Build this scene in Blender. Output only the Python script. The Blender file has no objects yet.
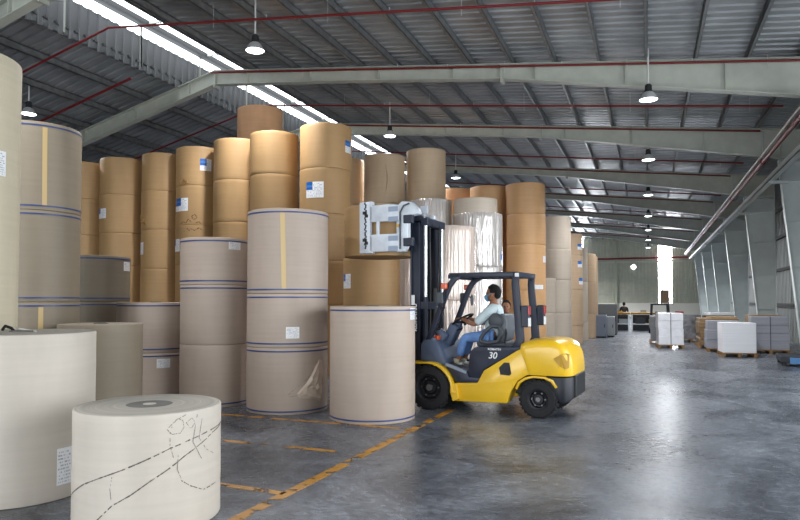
import bpy, bmesh, math, random
from math import sin, cos, pi, radians, hypot, atan2, sqrt
from mathutils import Vector, Matrix, noise as mnoise
random.seed(7)
scene = bpy.context.scene
COL = scene.collection

# ------------------------------------------------------------------ helpers
def lin(c):
    r = []
    for v in c[:3]:
        v = v / 255.0
        r.append(v / 12.92 if v <= 0.04045 else ((v + 0.055) / 1.055) ** 2.4)
    return (r[0], r[1], r[2], 1.0)

MATS = {}
def mat(name, col, rough=0.6, metal=0.0, var=0.0, scale=8.0, bump=0.0, bscale=30.0,
        stretch=(1, 1, 1), coat=0.0, emit=0.0, spec=0.5, col2=None):
    if name in MATS:
        return MATS[name]
    m = bpy.data.materials.new(name); m.use_nodes = True
    nt = m.node_tree; N = nt.nodes; L = nt.links
    b = N['Principled BSDF']
    b.inputs['Base Color'].default_value = lin(col)
    b.inputs['Roughness'].default_value = rough
    b.inputs['Metallic'].default_value = metal
    b.inputs['Coat Weight'].default_value = coat
    b.inputs['Coat Roughness'].default_value = 0.12
    b.inputs['Specular IOR Level'].default_value = spec
    if emit:
        b.inputs['Emission Color'].default_value = lin(col)
        b.inputs['Emission Strength'].default_value = emit
    if var or bump:
        tc = N.new('ShaderNodeTexCoord'); mp = N.new('ShaderNodeMapping')
        mp.inputs['Scale'].default_value = stretch
        L.new(tc.outputs['Object'], mp.inputs['Vector'])
        if var:
            nz = N.new('ShaderNodeTexNoise'); nz.inputs['Scale'].default_value = scale
            nz.inputs['Detail'].default_value = 5
            L.new(mp.outputs['Vector'], nz.inputs['Vector'])
            cr = N.new('ShaderNodeValToRGB')
            c = lin(col); d = lin(col2) if col2 else tuple(v * (1 - var) for v in c[:3]) + (1,)
            e = tuple(min(1, v * (1 + var * .6)) for v in c[:3]) + (1,)
            cr.color_ramp.elements[0].position = .32; cr.color_ramp.elements[0].color = d
            cr.color_ramp.elements[1].position = .68; cr.color_ramp.elements[1].color = c if col2 else e
            L.new(nz.outputs['Fac'], cr.inputs['Fac']); L.new(cr.outputs['Color'], b.inputs['Base Color'])
        if bump:
            n2 = N.new('ShaderNodeTexNoise'); n2.inputs['Scale'].default_value = bscale
            n2.inputs['Detail'].default_value = 3
            L.new(mp.outputs['Vector'], n2.inputs['Vector'])
            bp = N.new('ShaderNodeBump'); bp.inputs['Strength'].default_value = bump
            bp.inputs['Distance'].default_value = .02
            L.new(n2.outputs['Fac'], bp.inputs['Height']); L.new(bp.outputs['Normal'], b.inputs['Normal'])
    MATS[name] = m
    return m

class MB:
    """collects vertices and faces of ONE mesh"""
    def __init__(s): s.v = []; s.f = []; s.mi = []; s.cur = 0
    def add(s, vs, fs):
        o = len(s.v); s.v += [tuple(v) for v in vs]
        s.f += [tuple(i + o for i in f) for f in fs]; s.mi += [s.cur] * len(fs)
        return s
    def box(s, x0, x1, y0, y1, z0, z1, M=None):
        vs = [(x, y, z) for z in (z0, z1) for (x, y) in ((x0, y0), (x1, y0), (x1, y1), (x0, y1))]
        if M is not None: vs = [tuple(M @ Vector(v)) for v in vs]
        return s.add(vs, [(3, 2, 1, 0), (4, 5, 6, 7), (0, 1, 5, 4), (1, 2, 6, 5), (2, 3, 7, 6), (3, 0, 4, 7)])
    def bar(s, a, b, w, h, up=(0, 0, 1)):
        a = Vector(a); b = Vector(b); d = (b - a).normalized(); u = Vector(up)
        if abs(d.dot(u)) > .98: u = Vector((1, 0, 0))
        r = d.cross(u).normalized(); u = r.cross(d).normalized()
        vs = []
        for p in (a, b):
            for (i, j) in ((-1, -1), (1, -1), (1, 1), (-1, 1)): vs.append(p + r * (w / 2 * i) + u * (h / 2 * j))
        return s.add(vs, [(3, 2, 1, 0), (4, 5, 6, 7), (0, 1, 5, 4), (1, 2, 6, 5), (2, 3, 7, 6), (3, 0, 4, 7)])
    def tube(s, pts, r, n=10, caps=True, flat=None):
        P = [Vector(p) for p in pts]; rs = r if isinstance(r, (list, tuple)) else [r] * len(P)
        o = len(s.v); prev = None; vs = []
        for i, p in enumerate(P):
            d = (P[min(i + 1, len(P) - 1)] - P[max(i - 1, 0)]).normalized()
            if prev is None:
                u = Vector((0, 0, 1)) if abs(d.z) < .9 else Vector((1, 0, 0))
            else: u = prev
            a = d.cross(u).normalized(); u = a.cross(d).normalized(); prev = u
            for k in range(n):
                t = 2 * pi * k / n
                vs.append(p + a * (cos(t) * rs[i]) + u * (sin(t) * rs[i]))
        fs = []
        for i in range(len(P) - 1):
            for k in range(n):
                fs.append((i * n + k, i * n + (k + 1) % n, (i + 1) * n + (k + 1) % n, (i + 1) * n + k))
        if caps:
            fs.append(tuple(range(n - 1, -1, -1))); fs.append(tuple((len(P) - 1) * n + k for k in range(n)))
        return s.add(vs, fs)
    def prism(s, poly, y0, y1, axis='y'):
        n = len(poly)
        def P(p, q): return (p[0], q, p[1]) if axis == 'y' else ((q, p[0], p[1]) if axis == 'x' else (p[0], p[1], q))
        vs = [P(p, y0) for p in poly] + [P(p, y1) for p in poly]
        fs = [tuple(range(n)), tuple(range(2 * n - 1, n - 1, -1))]
        for i in range(n):
            j = (i + 1) % n; fs.append((j, i, n + i, n + j))
        return s.add(vs, fs)
    def lathe(s, prof, n=32, c=(0, 0, 0), axis='z', caps=False):
        vs = []
        for (r, h) in prof:
            for k in range(n):
                t = 2 * pi * k / n; a, b = r * cos(t), r * sin(t)
                p = (a, b, h) if axis == 'z' else ((a, h, b) if axis == 'y' else (h, a, b))
                vs.append((p[0] + c[0], p[1] + c[1], p[2] + c[2]))
        fs = []
        for i in range(len(prof) - 1):
            for k in range(n):
                fs.append((i * n + k, i * n + (k + 1) % n, (i + 1) * n + (k + 1) % n, (i + 1) * n + k))
        if caps:
            fs.append(tuple(range(n - 1, -1, -1))); fs.append(tuple((len(prof) - 1) * n + k for k in range(n)))
        return s.add(vs, fs)
    def ball(s, c, r, n=16, m=10, M=None):
        rx, ry, rz = r if isinstance(r, (tuple, list)) else (r, r, r)
        vs = []
        for i in range(m + 1):
            p = pi * i / m
            for k in range(n):
                t = 2 * pi * k / n
                v = Vector((rx * sin(p) * cos(t), ry * sin(p) * sin(t), rz * cos(p)))
                if M is not None: v = M @ v
                vs.append((v.x + c[0], v.y + c[1], v.z + c[2]))
        fs = [(i * n + k, (i + 1) * n + k, (i + 1) * n + (k + 1) % n, i * n + (k + 1) % n) for i in range(m) for k in range(n)]
        return s.add(vs, fs)
    def build(s, name, m, parent=None, smooth=None, bevel=0.0, seg=2, loc=None, rz=0.0, fix=True):
        me = bpy.data.meshes.new(name); me.from_pydata(s.v, [], s.f); me.update()
        ms = m if isinstance(m, (list, tuple)) else [m]
        for q in ms: me.materials.append(q)
        if len(ms) > 1: me.polygons.foreach_set('material_index', s.mi)
        bm = bmesh.new(); bm.from_mesh(me)
        bmesh.ops.remove_doubles(bm, verts=bm.verts, dist=1e-5)
        if fix: bmesh.ops.recalc_face_normals(bm, faces=bm.faces)
        if bevel:
            es = [e for e in bm.edges if len(e.link_faces) == 2 and e.calc_face_angle(0) > radians(28)]
            try: bmesh.ops.bevel(bm, geom=es, offset=bevel, segments=seg, affect='EDGES', profile=.5, clamp_overlap=True)
            except Exception: pass
        bm.to_mesh(me); bm.free()
        if smooth:
            me.polygons.foreach_set('use_smooth', [True] * len(me.polygons))
            me.set_sharp_from_angle(angle=radians(smooth))
        o = bpy.data.objects.new(name, me); COL.objects.link(o)
        if parent is not None: o.parent = parent
        if loc is not None: o.location = loc
        o.rotation_euler.z = rz
        return o

def tag(o, label=None, cat=None, group=None, kind=None):
    if label: o['label'] = label
    if cat: o['category'] = cat
    if group: o['group'] = group
    if kind: o['kind'] = kind
    return o
def empty(name, loc=(0, 0, 0), rz=0.0):
    o = bpy.data.objects.new(name, None); COL.objects.link(o)
    o.location = loc; o.rotation_euler.z = rz; o.empty_display_size = .2
    return o
def copy_tree(o, parent=None):
    c = o.copy(); COL.objects.link(c)
    if parent is not None: c.parent = parent
    for ch in list(o.children): copy_tree(ch, c)
    return c
def struct(o): o['kind'] = 'structure'; return o
def text_mesh(name, body, size, m, parent, M, extrude=.003, shear=0.0, bold=0.0, space=1.0):
    cu = bpy.data.curves.new(name, 'FONT'); cu.body = body; cu.size = size; cu.extrude = extrude
    cu.shear = shear; cu.offset = bold; cu.space_character = space; cu.align_x = 'CENTER'; cu.align_y = 'CENTER'
    t = bpy.data.objects.new(name, cu); COL.objects.link(t)
    dg = bpy.context.evaluated_depsgraph_get()
    me = bpy.data.meshes.new_from_object(t.evaluated_get(dg)); bpy.data.objects.remove(t)
    me.transform(M); me.materials.clear(); me.materials.append(m); me.name = name
    o = bpy.data.objects.new(name, me); COL.objects.link(o); o.parent = parent
    return o
def skin_mesh(name, J, bones, root, m, parent=None, sub=2, extra=None):
    """one continuous skinned surface from joints {k:(x,y,z,r)} and bones"""
    ks = list(J); ix = {k: i for i, k in enumerate(ks)}
    me = bpy.data.meshes.new(name)
    me.from_pydata([J[k][:3] for k in ks], [(ix[a], ix[b]) for a, b in bones], [])
    o = bpy.data.objects.new(name, me); COL.objects.link(o)
    o.modifiers.new('s', 'SKIN'); sv = me.skin_vertices[0].data
    for k in ks:
        r = J[k][3]; r = r if isinstance(r, tuple) else (r, r)
        sv[ix[k]].radius = r; sv[ix[k]].use_root = (k == root)
    sb = o.modifiers.new('u', 'SUBSURF'); sb.levels = sub; sb.render_levels = sub
    dg = bpy.context.evaluated_depsgraph_get()
    m2 = bpy.data.meshes.new_from_object(o.evaluated_get(dg))
    bpy.data.objects.remove(o)
    if extra:
        bm = bmesh.new(); bm.from_mesh(m2)
        for mb in extra:
            tmp = bpy.data.meshes.new('t'); tmp.from_pydata(mb.v, [], mb.f); bm.from_mesh(tmp); bpy.data.meshes.remove(tmp)
        bm.to_mesh(m2); bm.free()
    m2.materials.clear(); m2.materials.append(m)
    m2.polygons.foreach_set('use_smooth', [True] * len(m2.polygons)); m2.name = name
    o = bpy.data.objects.new(name, m2); COL.objects.link(o)
    if parent is not None: o.parent = parent
    return o

# ------------------------------------------------------------------ render look
scene.view_settings.view_transform = 'Standard'
scene.view_settings.look = 'None'
scene.view_settings.gamma = 1.0
scene.view_settings.use_curve_mapping = False
scene.view_settings.exposure = 0.0

# ------------------------------------------------------------------ camera
YAW = math.atan(248 / 640)
cam = bpy.data.cameras.new('camera'); co = bpy.data.objects.new('camera', cam); COL.objects.link(co)
cam.sensor_width = 36; cam.lens = 28.8; cam.shift_y = .02486; cam.clip_end = 300
co.location = (0, 0, 1.7)
co.rotation_euler = (radians(90 + 1.8), 0, YAW)
scene.camera = co

# ------------------------------------------------------------------ world (daylight outside)
w = bpy.data.worlds.new('World'); scene.world = w; w.use_nodes = True
bg = w.node_tree.nodes['Background']
bg.inputs['Color'].default_value = (.85, .93, 1.0, 1); bg.inputs['Strength'].default_value = 2.0
try:
    scene.cycles.max_bounces = 8; scene.cycles.diffuse_bounces = 4
    scene.cycles.sample_clamp_indirect = 6.0
except Exception: pass

# ------------------------------------------------------------------ building dimensions
RIDGE = -12.2; Y_END = 68.0; Y_REAR = -9.0; X_R = 5.4; X_L = -29.8
FRAMES = [-5.0, 3.0, 10.0, 16.0, 22.2, 29.8, 37.4, 45.2, 53.0, 60.8]
def ztop(x): return 8.68 - .112 * (x - RIDGE) if x > RIDGE else 8.68 + .25 * (x - RIDGE)
def zsheet(x): return ztop(x) + .2

M_beam = mat('painted_steel', (184, 188, 178), .45, 0, .1, 3)
M_purlin = mat('galvanised_steel', (150, 153, 155), .38, .75, .2, 6)
M_sheet = mat('galvanised_sheet', (164, 168, 172), .36, .55, .22, 1.2, stretch=(1, 1, 1))
M_red = mat('red_paint', (116, 22, 26), .5)
M_clad = mat('wall_cladding', (186, 186, 168), .5, .1, .08, 2)
M_column = mat('column_steel', (204, 213, 212), .5, 0, .08, 2)
M_white = mat('white_paint', (238, 234, 222), .6)
M_dark = mat('dark_gap', (40, 42, 44), .7)
M_glow = mat('daylit_translucent_sheet', (246, 250, 255), .4, emit=40.0)
M_glow_roof = mat('daylit_roof_sheet', (240, 246, 252), .4, emit=6.0)

# floor -------------------------------------------------------------
def floor_material():
    m = bpy.data.materials.new('polished_concrete'); m.use_nodes = True
    nt = m.node_tree; N = nt.nodes; L = nt.links; b = N['Principled BSDF']
    tc = N.new('ShaderNodeTexCoord')
    def nz(sc, det, st=(1, 1, 1), rough=.6, dist=0):
        mp = N.new('ShaderNodeMapping'); mp.inputs['Scale'].default_value = st
        L.new(tc.outputs['Object'], mp.inputs['Vector'])
        n = N.new('ShaderNodeTexNoise'); n.inputs['Scale'].default_value = sc; n.inputs['Detail'].default_value = det
        n.inputs['Roughness'].default_value = rough; n.inputs['Distortion'].default_value = dist
        L.new(mp.outputs['Vector'], n.inputs['Vector']); return n
    a = nz(.7, 9, rough=.7, dist=.8); c = nz(9, 6, (1, 1.6, 1), .7, .4); d = nz(45, 3)
    r1 = N.new('ShaderNodeValToRGB'); L.new(a.outputs['Fac'], r1.inputs['Fac'])
    r1.color_ramp.elements[0].position = .38; r1.color_ramp.elements[0].color = lin((72, 77, 87))
    r1.color_ramp.elements[1].position = .66; r1.color_ramp.elements[1].color = lin((146, 152, 162))
    r2 = N.new('ShaderNodeValToRGB'); L.new(c.outputs['Fac'], r2.inputs['Fac'])
    r2.color_ramp.elements[0].position = .38; r2.color_ramp.elements[0].color = (.38, .38, .39, 1)
    r2.color_ramp.elements[1].position = .62; r2.color_ramp.elements[1].color = (1.08, 1.08, 1.08, 1)
    mx = N.new('ShaderNodeMix'); mx.data_type = 'RGBA'; mx.blend_type = 'MULTIPLY'; mx.inputs['Factor'].default_value = .75
    L.new(r1.outputs['Color'], mx.inputs['A']); L.new(r2.outputs['Color'], mx.inputs['B'])
    # fine scratches
    v = N.new('ShaderNodeTexVoronoi'); v.feature = 'DISTANCE_TO_EDGE'; v.inputs['Scale'].default_value = 1.1
    mp = N.new('ShaderNodeMapping'); L.new(tc.outputs['Object'], mp.inputs['Vector'])
    ad = N.new('ShaderNodeVectorMath'); ad.operation = 'ADD'; L.new(mp.outputs['Vector'], ad.inputs[0]); L.new(c.outputs['Color'], ad.inputs[1])
    L.new(ad.outputs['Vector'], v.inputs['Vector'])
    r3 = N.new('ShaderNodeValToRGB'); L.new(v.outputs['Distance'], r3.inputs['Fac'])
    r3.color_ramp.elements[0].color = (.62, .62, .62, 1); r3.color_ramp.elements[1].position = .012
    mx2 = N.new('ShaderNodeMix'); mx2.data_type = 'RGBA'; mx2.blend_type = 'MULTIPLY'; mx2.inputs['Factor'].default_value = .6
    L.new(mx.outputs['Result'], mx2.inputs['A']); L.new(r3.outputs['Color'], mx2.inputs['B'])
    L.new(mx2.outputs['Result'], b.inputs['Base Color'])
    rr = N.new('ShaderNodeMapRange'); L.new(c.outputs['Fac'], rr.inputs['Value'])
    rr.inputs['To Min'].default_value = .36; rr.inputs['To Max'].default_value = .2
    L.new(rr.outputs['Result'], b.inputs['Roughness'])
    bp = N.new('ShaderNodeBump'); bp.inputs['Strength'].default_value = .12; bp.inputs['Distance'].default_value = .01
    L.new(d.outputs['Fac'], bp.inputs['Height']); L.new(bp.outputs['Normal'], b.inputs['Normal'])
    b.inputs['Specular IOR Level'].default_value = .45
    return m
fl = MB(); fl.add([(X_L - .3, Y_REAR - .3, 0), (X_R + .3, Y_REAR - .3, 0), (X_R + .3, Y_END + .3, 0), (X_L - .3, Y_END + .3, 0),
                   (X_L - .3, Y_REAR - .3, -.2), (X_R + .3, Y_REAR - .3, -.2), (X_R + .3, Y_END + .3, -.2), (X_L - .3, Y_END + .3, -.2)],
                  [(0, 1, 2, 3), (7, 6, 5, 4), (0, 4, 5, 1), (1, 5, 6, 2), (2, 6, 7, 3), (3, 7, 4, 0)])
struct(fl.build('floor', floor_material()))

# roof sheets (real trapezoid ribs running down the slope) -----------------
def ribbed_sheet(name, xs, zf, y0, y1, pitch, dep, m):
    mb = MB(); ys = []; y = y0
    while y < y1:
        ys += [(y, 0), (y + pitch * .62, 0), (y + pitch * .70, dep), (y + pitch * .92, dep)]; y += pitch
    vs = []; fs = []; n = len(xs)
    for (yy, d) in ys:
        for x in xs: vs.append((x, yy, zf(x) + d))
    for i in range(len(ys) - 1):
        for k in range(n - 1): fs.append((i * n + k, i * n + k + 1, (i + 1) * n + k + 1, (i + 1) * n + k))
    mb.add(vs, fs)
    return struct(mb.build(name, m, fix=False))
ribbed_sheet('ceiling', [-11.0, -6, 0, X_R + .2], zsheet, Y_REAR - .2, Y_END + .1, .3, .045, M_sheet)
ribbed_sheet('ceiling_left', [X_L - .2, -20, -13.55], zsheet, Y_REAR - .2, Y_END + .1, .3, .045, M_sheet)
# ridge monitor: ribbed upstands, daylit strips, small raised roof
def ribbed_wall_y(name, x, z0, z1, y0, y1, pitch, dep, m):
    mb = MB(); vs = []; fs = []; y = y0; i = 0
    while y < y1:
        for (yy, d) in ((y, 0), (y + pitch * .5, 0), (y + pitch * .6, dep), (y + pitch * .9, dep)):
            vs += [(x + d, yy, z0), (x + d, yy, z1)]
        y += pitch
    for i in range(len(vs) // 2 - 1): fs.append((2 * i, 2 * i + 2, 2 * i + 3, 2 * i + 1))
    mb.add(vs, fs); return struct(mb.build(name, m, fix=False))
ribbed_wall_y('wall_ridge_upstand', -13.58, 8.3, 9.32, Y_REAR, Y_END, .3, .04, mat('upstand_cladding', (112, 114, 116), .5, .2))
ribbed_wall_y('wall_ridge_upstand_right', -11.0, 8.72, 9.7, Y_REAR, Y_END, .3, .04, M_sheet)
mb = MB(); mb.box(-13.62, -13.58, Y_REAR, Y_END, 9.32, 9.62); struct(mb.build('window_1', M_glow_roof))
M_upst = mat('upstand_cladding', (112, 114, 116), .5, .2)
mb = MB(); mb.box(-14.3, -13.3, Y_REAR, Y_END, 9.60, 9.74); mb.box(-12.75, -10.8, Y_REAR, Y_END, 9.68, 9.76)
struct(mb.build('ceiling_ridge_cap', M_dark))
mb = MB(); mb.box(-13.32, -12.73, Y_REAR, Y_END, 9.70, 9.73); struct(mb.build('window_2', M_glow_roof))
k = 0; y = -6.5
while y < Y_END:
    mb = MB(); mb.box(-13.6, -11.0, y - .03, y + .03, 9.6, 9.68); mb.box(-13.6, -13.54, y - .03, y + .03, 8.4, 9.66)
    struct(mb.build('trim_ridge_frame', M_beam)); y += 2.6
mb = MB(); mb.box(-13.34, -13.24, Y_REAR, Y_END, 9.56, 9.7); mb.box(-12.8, -12.7, Y_REAR, Y_END, 9.58, 9.7); struct(mb.build('trim_ridge_rail', M_dark))

# purlins
def purlin(x):
    z = ztop(x); mb = MB()
    mb.box(x - .035, x + .035, Y_REAR, Y_END, z + .18, z + .2)
    mb.box(x + .025, x + .035, Y_REAR, Y_END, z, z + .2)
    mb.box(x - .035, x + .035, Y_REAR, Y_END, z, z + .018)
    mb.box(x - .035, x - .027, Y_REAR, Y_END, z, z + .045)
    struct(mb.build('purlin', M_purlin))
for i in range(-9, 5): purlin(.02 + 1.06 * i)
purlin(-10.97)
for i in range(13): purlin(-13.6 - 1.25 * i)

# portal frames
def rdepth(x):
    if x <= RIDGE: return .44
    return .38 if x < -3.4 else .38 + (x + 3.4) * .07
def rafter(y):
    mb = MB()
    xs = [X_L + .2, -24, -18, RIDGE, -8, -3.4, 0, 4.0, 4.85]
    top = [(x, ztop(x)) for x in xs]; bot = [(x, ztop(x) - rdepth(x)) for x in xs]
    mb.prism(top + bot[::-1], y - .008, y + .008)
    for i in range(len(xs) - 1):
        for P, s in ((top, -.012), (bot, .012)):
            a, b = P[i], P[i + 1]
            mb.bar((a[0], y, a[1] + s), (b[0], y, b[1] + s), .24, .024)
    x = -28.0
    while x < 4.5:
        mb.box(x - .008, x + .008, y - .1, y + .1, ztop(x) - rdepth(x), ztop(x)); x += 2.12
    for x in (RIDGE, -3.4):
        mb.box(x - .03, x + .03, y - .13, y + .13, ztop(x) - rdepth(x) - .1, ztop(x))
    struct(mb.build('roof_beam', M_beam))
for y in FRAMES: rafter(y)
def column(y):
    mb = MB(); xo = 4.84
    prof = [(xo, 0), (4.28, 0), (3.74, 5.93), (xo, ztop(xo) - rdepth(xo) - .01)]
    mb.prism(prof, y - .008, y + .008)
    for (a, b) in (((4.28, 0), (3.74, 5.95)),):
        d = Vector((b[0] - a[0], 0, b[1] - a[1])).normalized(); nrm = Vector((-d.z, 0, d.x))
        vs = []
        for p in (a, b):
            for yy in (-.13, .13):
                for t in (-.012, .012): vs.append((p[0] + nrm.x * t, y + yy, p[1] + nrm.z * t))
        mb.add(vs, [(0, 1, 3, 2), (4, 6, 7, 5), (0, 4, 5, 1), (2, 3, 7, 6), (0, 2, 6, 4), (1, 5, 7, 3)])
    mb.box(xo - .012, xo + .012, y - .13, y + .13, 0, ztop(xo) - .1)
    for z in (1.35, 2.7, 4.05, 5.3, 5.95):
        xi = 4.28 + (3.74 - 4.28) * z / 5.95
        mb.box(xi, xo, y - .12, y + .12, z - .008, z + .008)
    mb.box(4.18, xo + .05, y - .2, y + .2, 0, .03)
    struct(mb.build('steel_column', M_column))
for y in FRAMES: column(y)

# right wall: ribbed cladding, girts; a daylight doorway beside the camera
def ribbed_wall(name, x, y0, y1, z0, z1, m, sgn=1):
    mb = MB(); vs = []; fs = []; y = y0
    while y < y1 - .01:
        for (yy, d) in ((y, 0), (y + .18, 0), (y + .2, .03), (y + .28, .03)):
            vs += [(x + d * sgn, min(yy, y1), z0), (x + d * sgn, min(yy, y1), z1)]
        y += .3
    vs += [(x, y1, z0), (x, y1, z1)]
    for i in range(len(vs) // 2 - 1): fs.append((2 * i, 2 * i + 2, 2 * i + 3, 2 * i + 1))
    mb.add(vs, fs); return struct(mb.build(name, m, fix=False))
M_clad_r = mat('side_cladding', (120, 124, 122), .55, .1, .08, 2)
ZR = zsheet(X_R) + .05
ribbed_wall('wall_right', X_R, 14.0, Y_END, 0, ZR, M_clad_r)
ribbed_wall('wall_right_over_door', X_R, 1.0, 14.0, 4.8, ZR, M_clad_r)
ribbed_wall('wall_right_rear', X_R, Y_REAR, 1.0, 0, ZR, M_clad_r)
ribbed_wall('wall_left', X_L, Y_REAR, Y_END, 0, zsheet(X_L) + .1, M_clad_r, -1)
for i, z in enumerate((1.5, 3.0, 4.4, 5.6)):
    mb = MB(); mb.box(X_R - .12, X_R - .02, 14.2, Y_END - .1, z - .06, z + .06); struct(mb.build('trim_girt', M_dark))
mb = MB()  # rear wall with wide doorway
mb.box(X_L, -14, Y_REAR - .1, Y_REAR, 0, 4.9); mb.box(X_L, X_R, Y_REAR - .1, Y_REAR, 4.9, 9.6)
mb.box(3.4, X_R, Y_REAR - .1, Y_REAR, 0, 4.9)
struct(mb.build('wall_rear', M_clad_r))

# end wall ---------------------------------------------------------------
mb = MB(); vs = []; fs = []; x = X_L
segs = [(X_L, -7.45), (-6.15, .98), (2.2, X_R)]
for (x0, x1) in segs:
    o = len(vs); x = x0; st = len(vs)
    while x < x1 - .01:
        for (xx, d) in ((x, 0), (x + .18, 0), (x + .2, -.03), (x + .28, -.03)):
            xx = min(xx, x1); vs += [(xx, Y_END + d, 1.38), (xx, Y_END + d, zsheet(xx) + .02)]
        x += .3
    vs += [(x1, Y_END, 1.38), (x1, Y_END, zsheet(x1) + .02)]
    for i in range(st // 2, len(vs) // 2 - 1): fs.append((2 * i, 2 * i + 2, 2 * i + 3, 2 * i + 1))
mb.add(vs, fs); struct(mb.build('wall_end', M_clad, fix=False))
mb = MB(); mb.box(X_L, X_R, Y_END - .04, Y_END + .12, 0, 1.4); struct(mb.build('wall_end_dado', M_white))
for i, (x0, x1) in enumerate(((.98, 2.2), (-7.45, -6.15))):
    mb = MB(); mb.box(x0, x1, Y_END + .02, Y_END + .05, 1.4, min(zsheet(x0), zsheet(x1)) - .1)
    struct(mb.build('window_%d' % (i + 3), M_glow))
mb = MB(); mb.box(X_L, X_R, Y_END + .2, Y_END + .25, 0, 9.6); struct(mb.build('wall_end_outer', M_clad)) if False else None
for z in (2.35, 3.75):
    mb = MB(); mb.box(X_L, .98, Y_END - .12, Y_END - .04, z - .05, z + .05); mb.box(2.2, X_R, Y_END - .12, Y_END - .04, z - .05, z + .05)
    struct(mb.build('trim_end_girt', M_beam))
mb = MB(); mb.box(X_L, X_R, Y_END - .16, Y_END - .04, 5.42, 5.58); struct(mb.build('trim_end_rail', mat('pale_rail', (196, 198, 186), .5)))
for x in (-3.0, -10.5, -19):
    mb = MB(); mb.box(x - .12, x + .12, Y_END - .34, Y_END - .04, 0, ztop(x)); struct(mb.build('end_wall_post', mat('pale_post', (176, 180, 158), .5)))
struct(MB().tube([(X_L, Y_END - .3, 5.85), (X_R, Y_END - .3, 5.85)], .09, 10).build('trim_end_pipe', M_red, smooth=40))

# yellow floor markings -------------------------------------------------------
def marking(name, pts, wd, label, worn):
    m = bpy.data.materials.get('floor_paint')
    if not m:
        m = mat('floor_paint', (196, 138, 50), .5, 0, .3, 5)
        nt = m.node_tree; b = nt.nodes['Principled BSDF']
        tc = nt.nodes.new('ShaderNodeTexCoord'); n = nt.nodes.new('ShaderNodeTexNoise'); n.inputs['Scale'].default_value = 5
        n.inputs['Detail'].default_value = 8; nt.links.new(tc.outputs['Object'], n.inputs['Vector'])
        r = nt.nodes.new('ShaderNodeValToRGB'); r.color_ramp.elements[0].position = .40; r.color_ramp.elements[1].position = .46
        nt.links.new(n.outputs['Fac'], r.inputs['Fac'])
        nt.links.new(r.outputs['Color'], b.inputs['Alpha'])
    mb = MB()
    for (a, c) in pts: mb.bar((a[0], a[1], .001), (c[0], c[1], .001), wd, .002)
    tag(mb.build('floor_marking', m), label, 'floor line', 'yellow floor lines')
marking('floor_marking', [((-3.02, 3.4), (-2.86, 9.6))], .11, 'long orange-yellow floor line running along the aisle to the forklift', 0)
marking('floor_marking', [((-8.5, 8.0), (-2.95, 7.96))], .08, 'thin yellow cross line passing at the foot of the blue-banded rolls', 0)
marking('floor_marking', [((-7.0, 6.52), (-4.2, 6.5)), ((-3.95, 6.5), (-3.3, 6.49))], .08, 'worn yellow cross line halfway between the two other cross lines', 0)
marking('floor_marking', [((-4.5, 4.99), (-3.0, 4.93))], .09, 'short yellow cross line beside the scuffed low front roll', 0)
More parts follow.
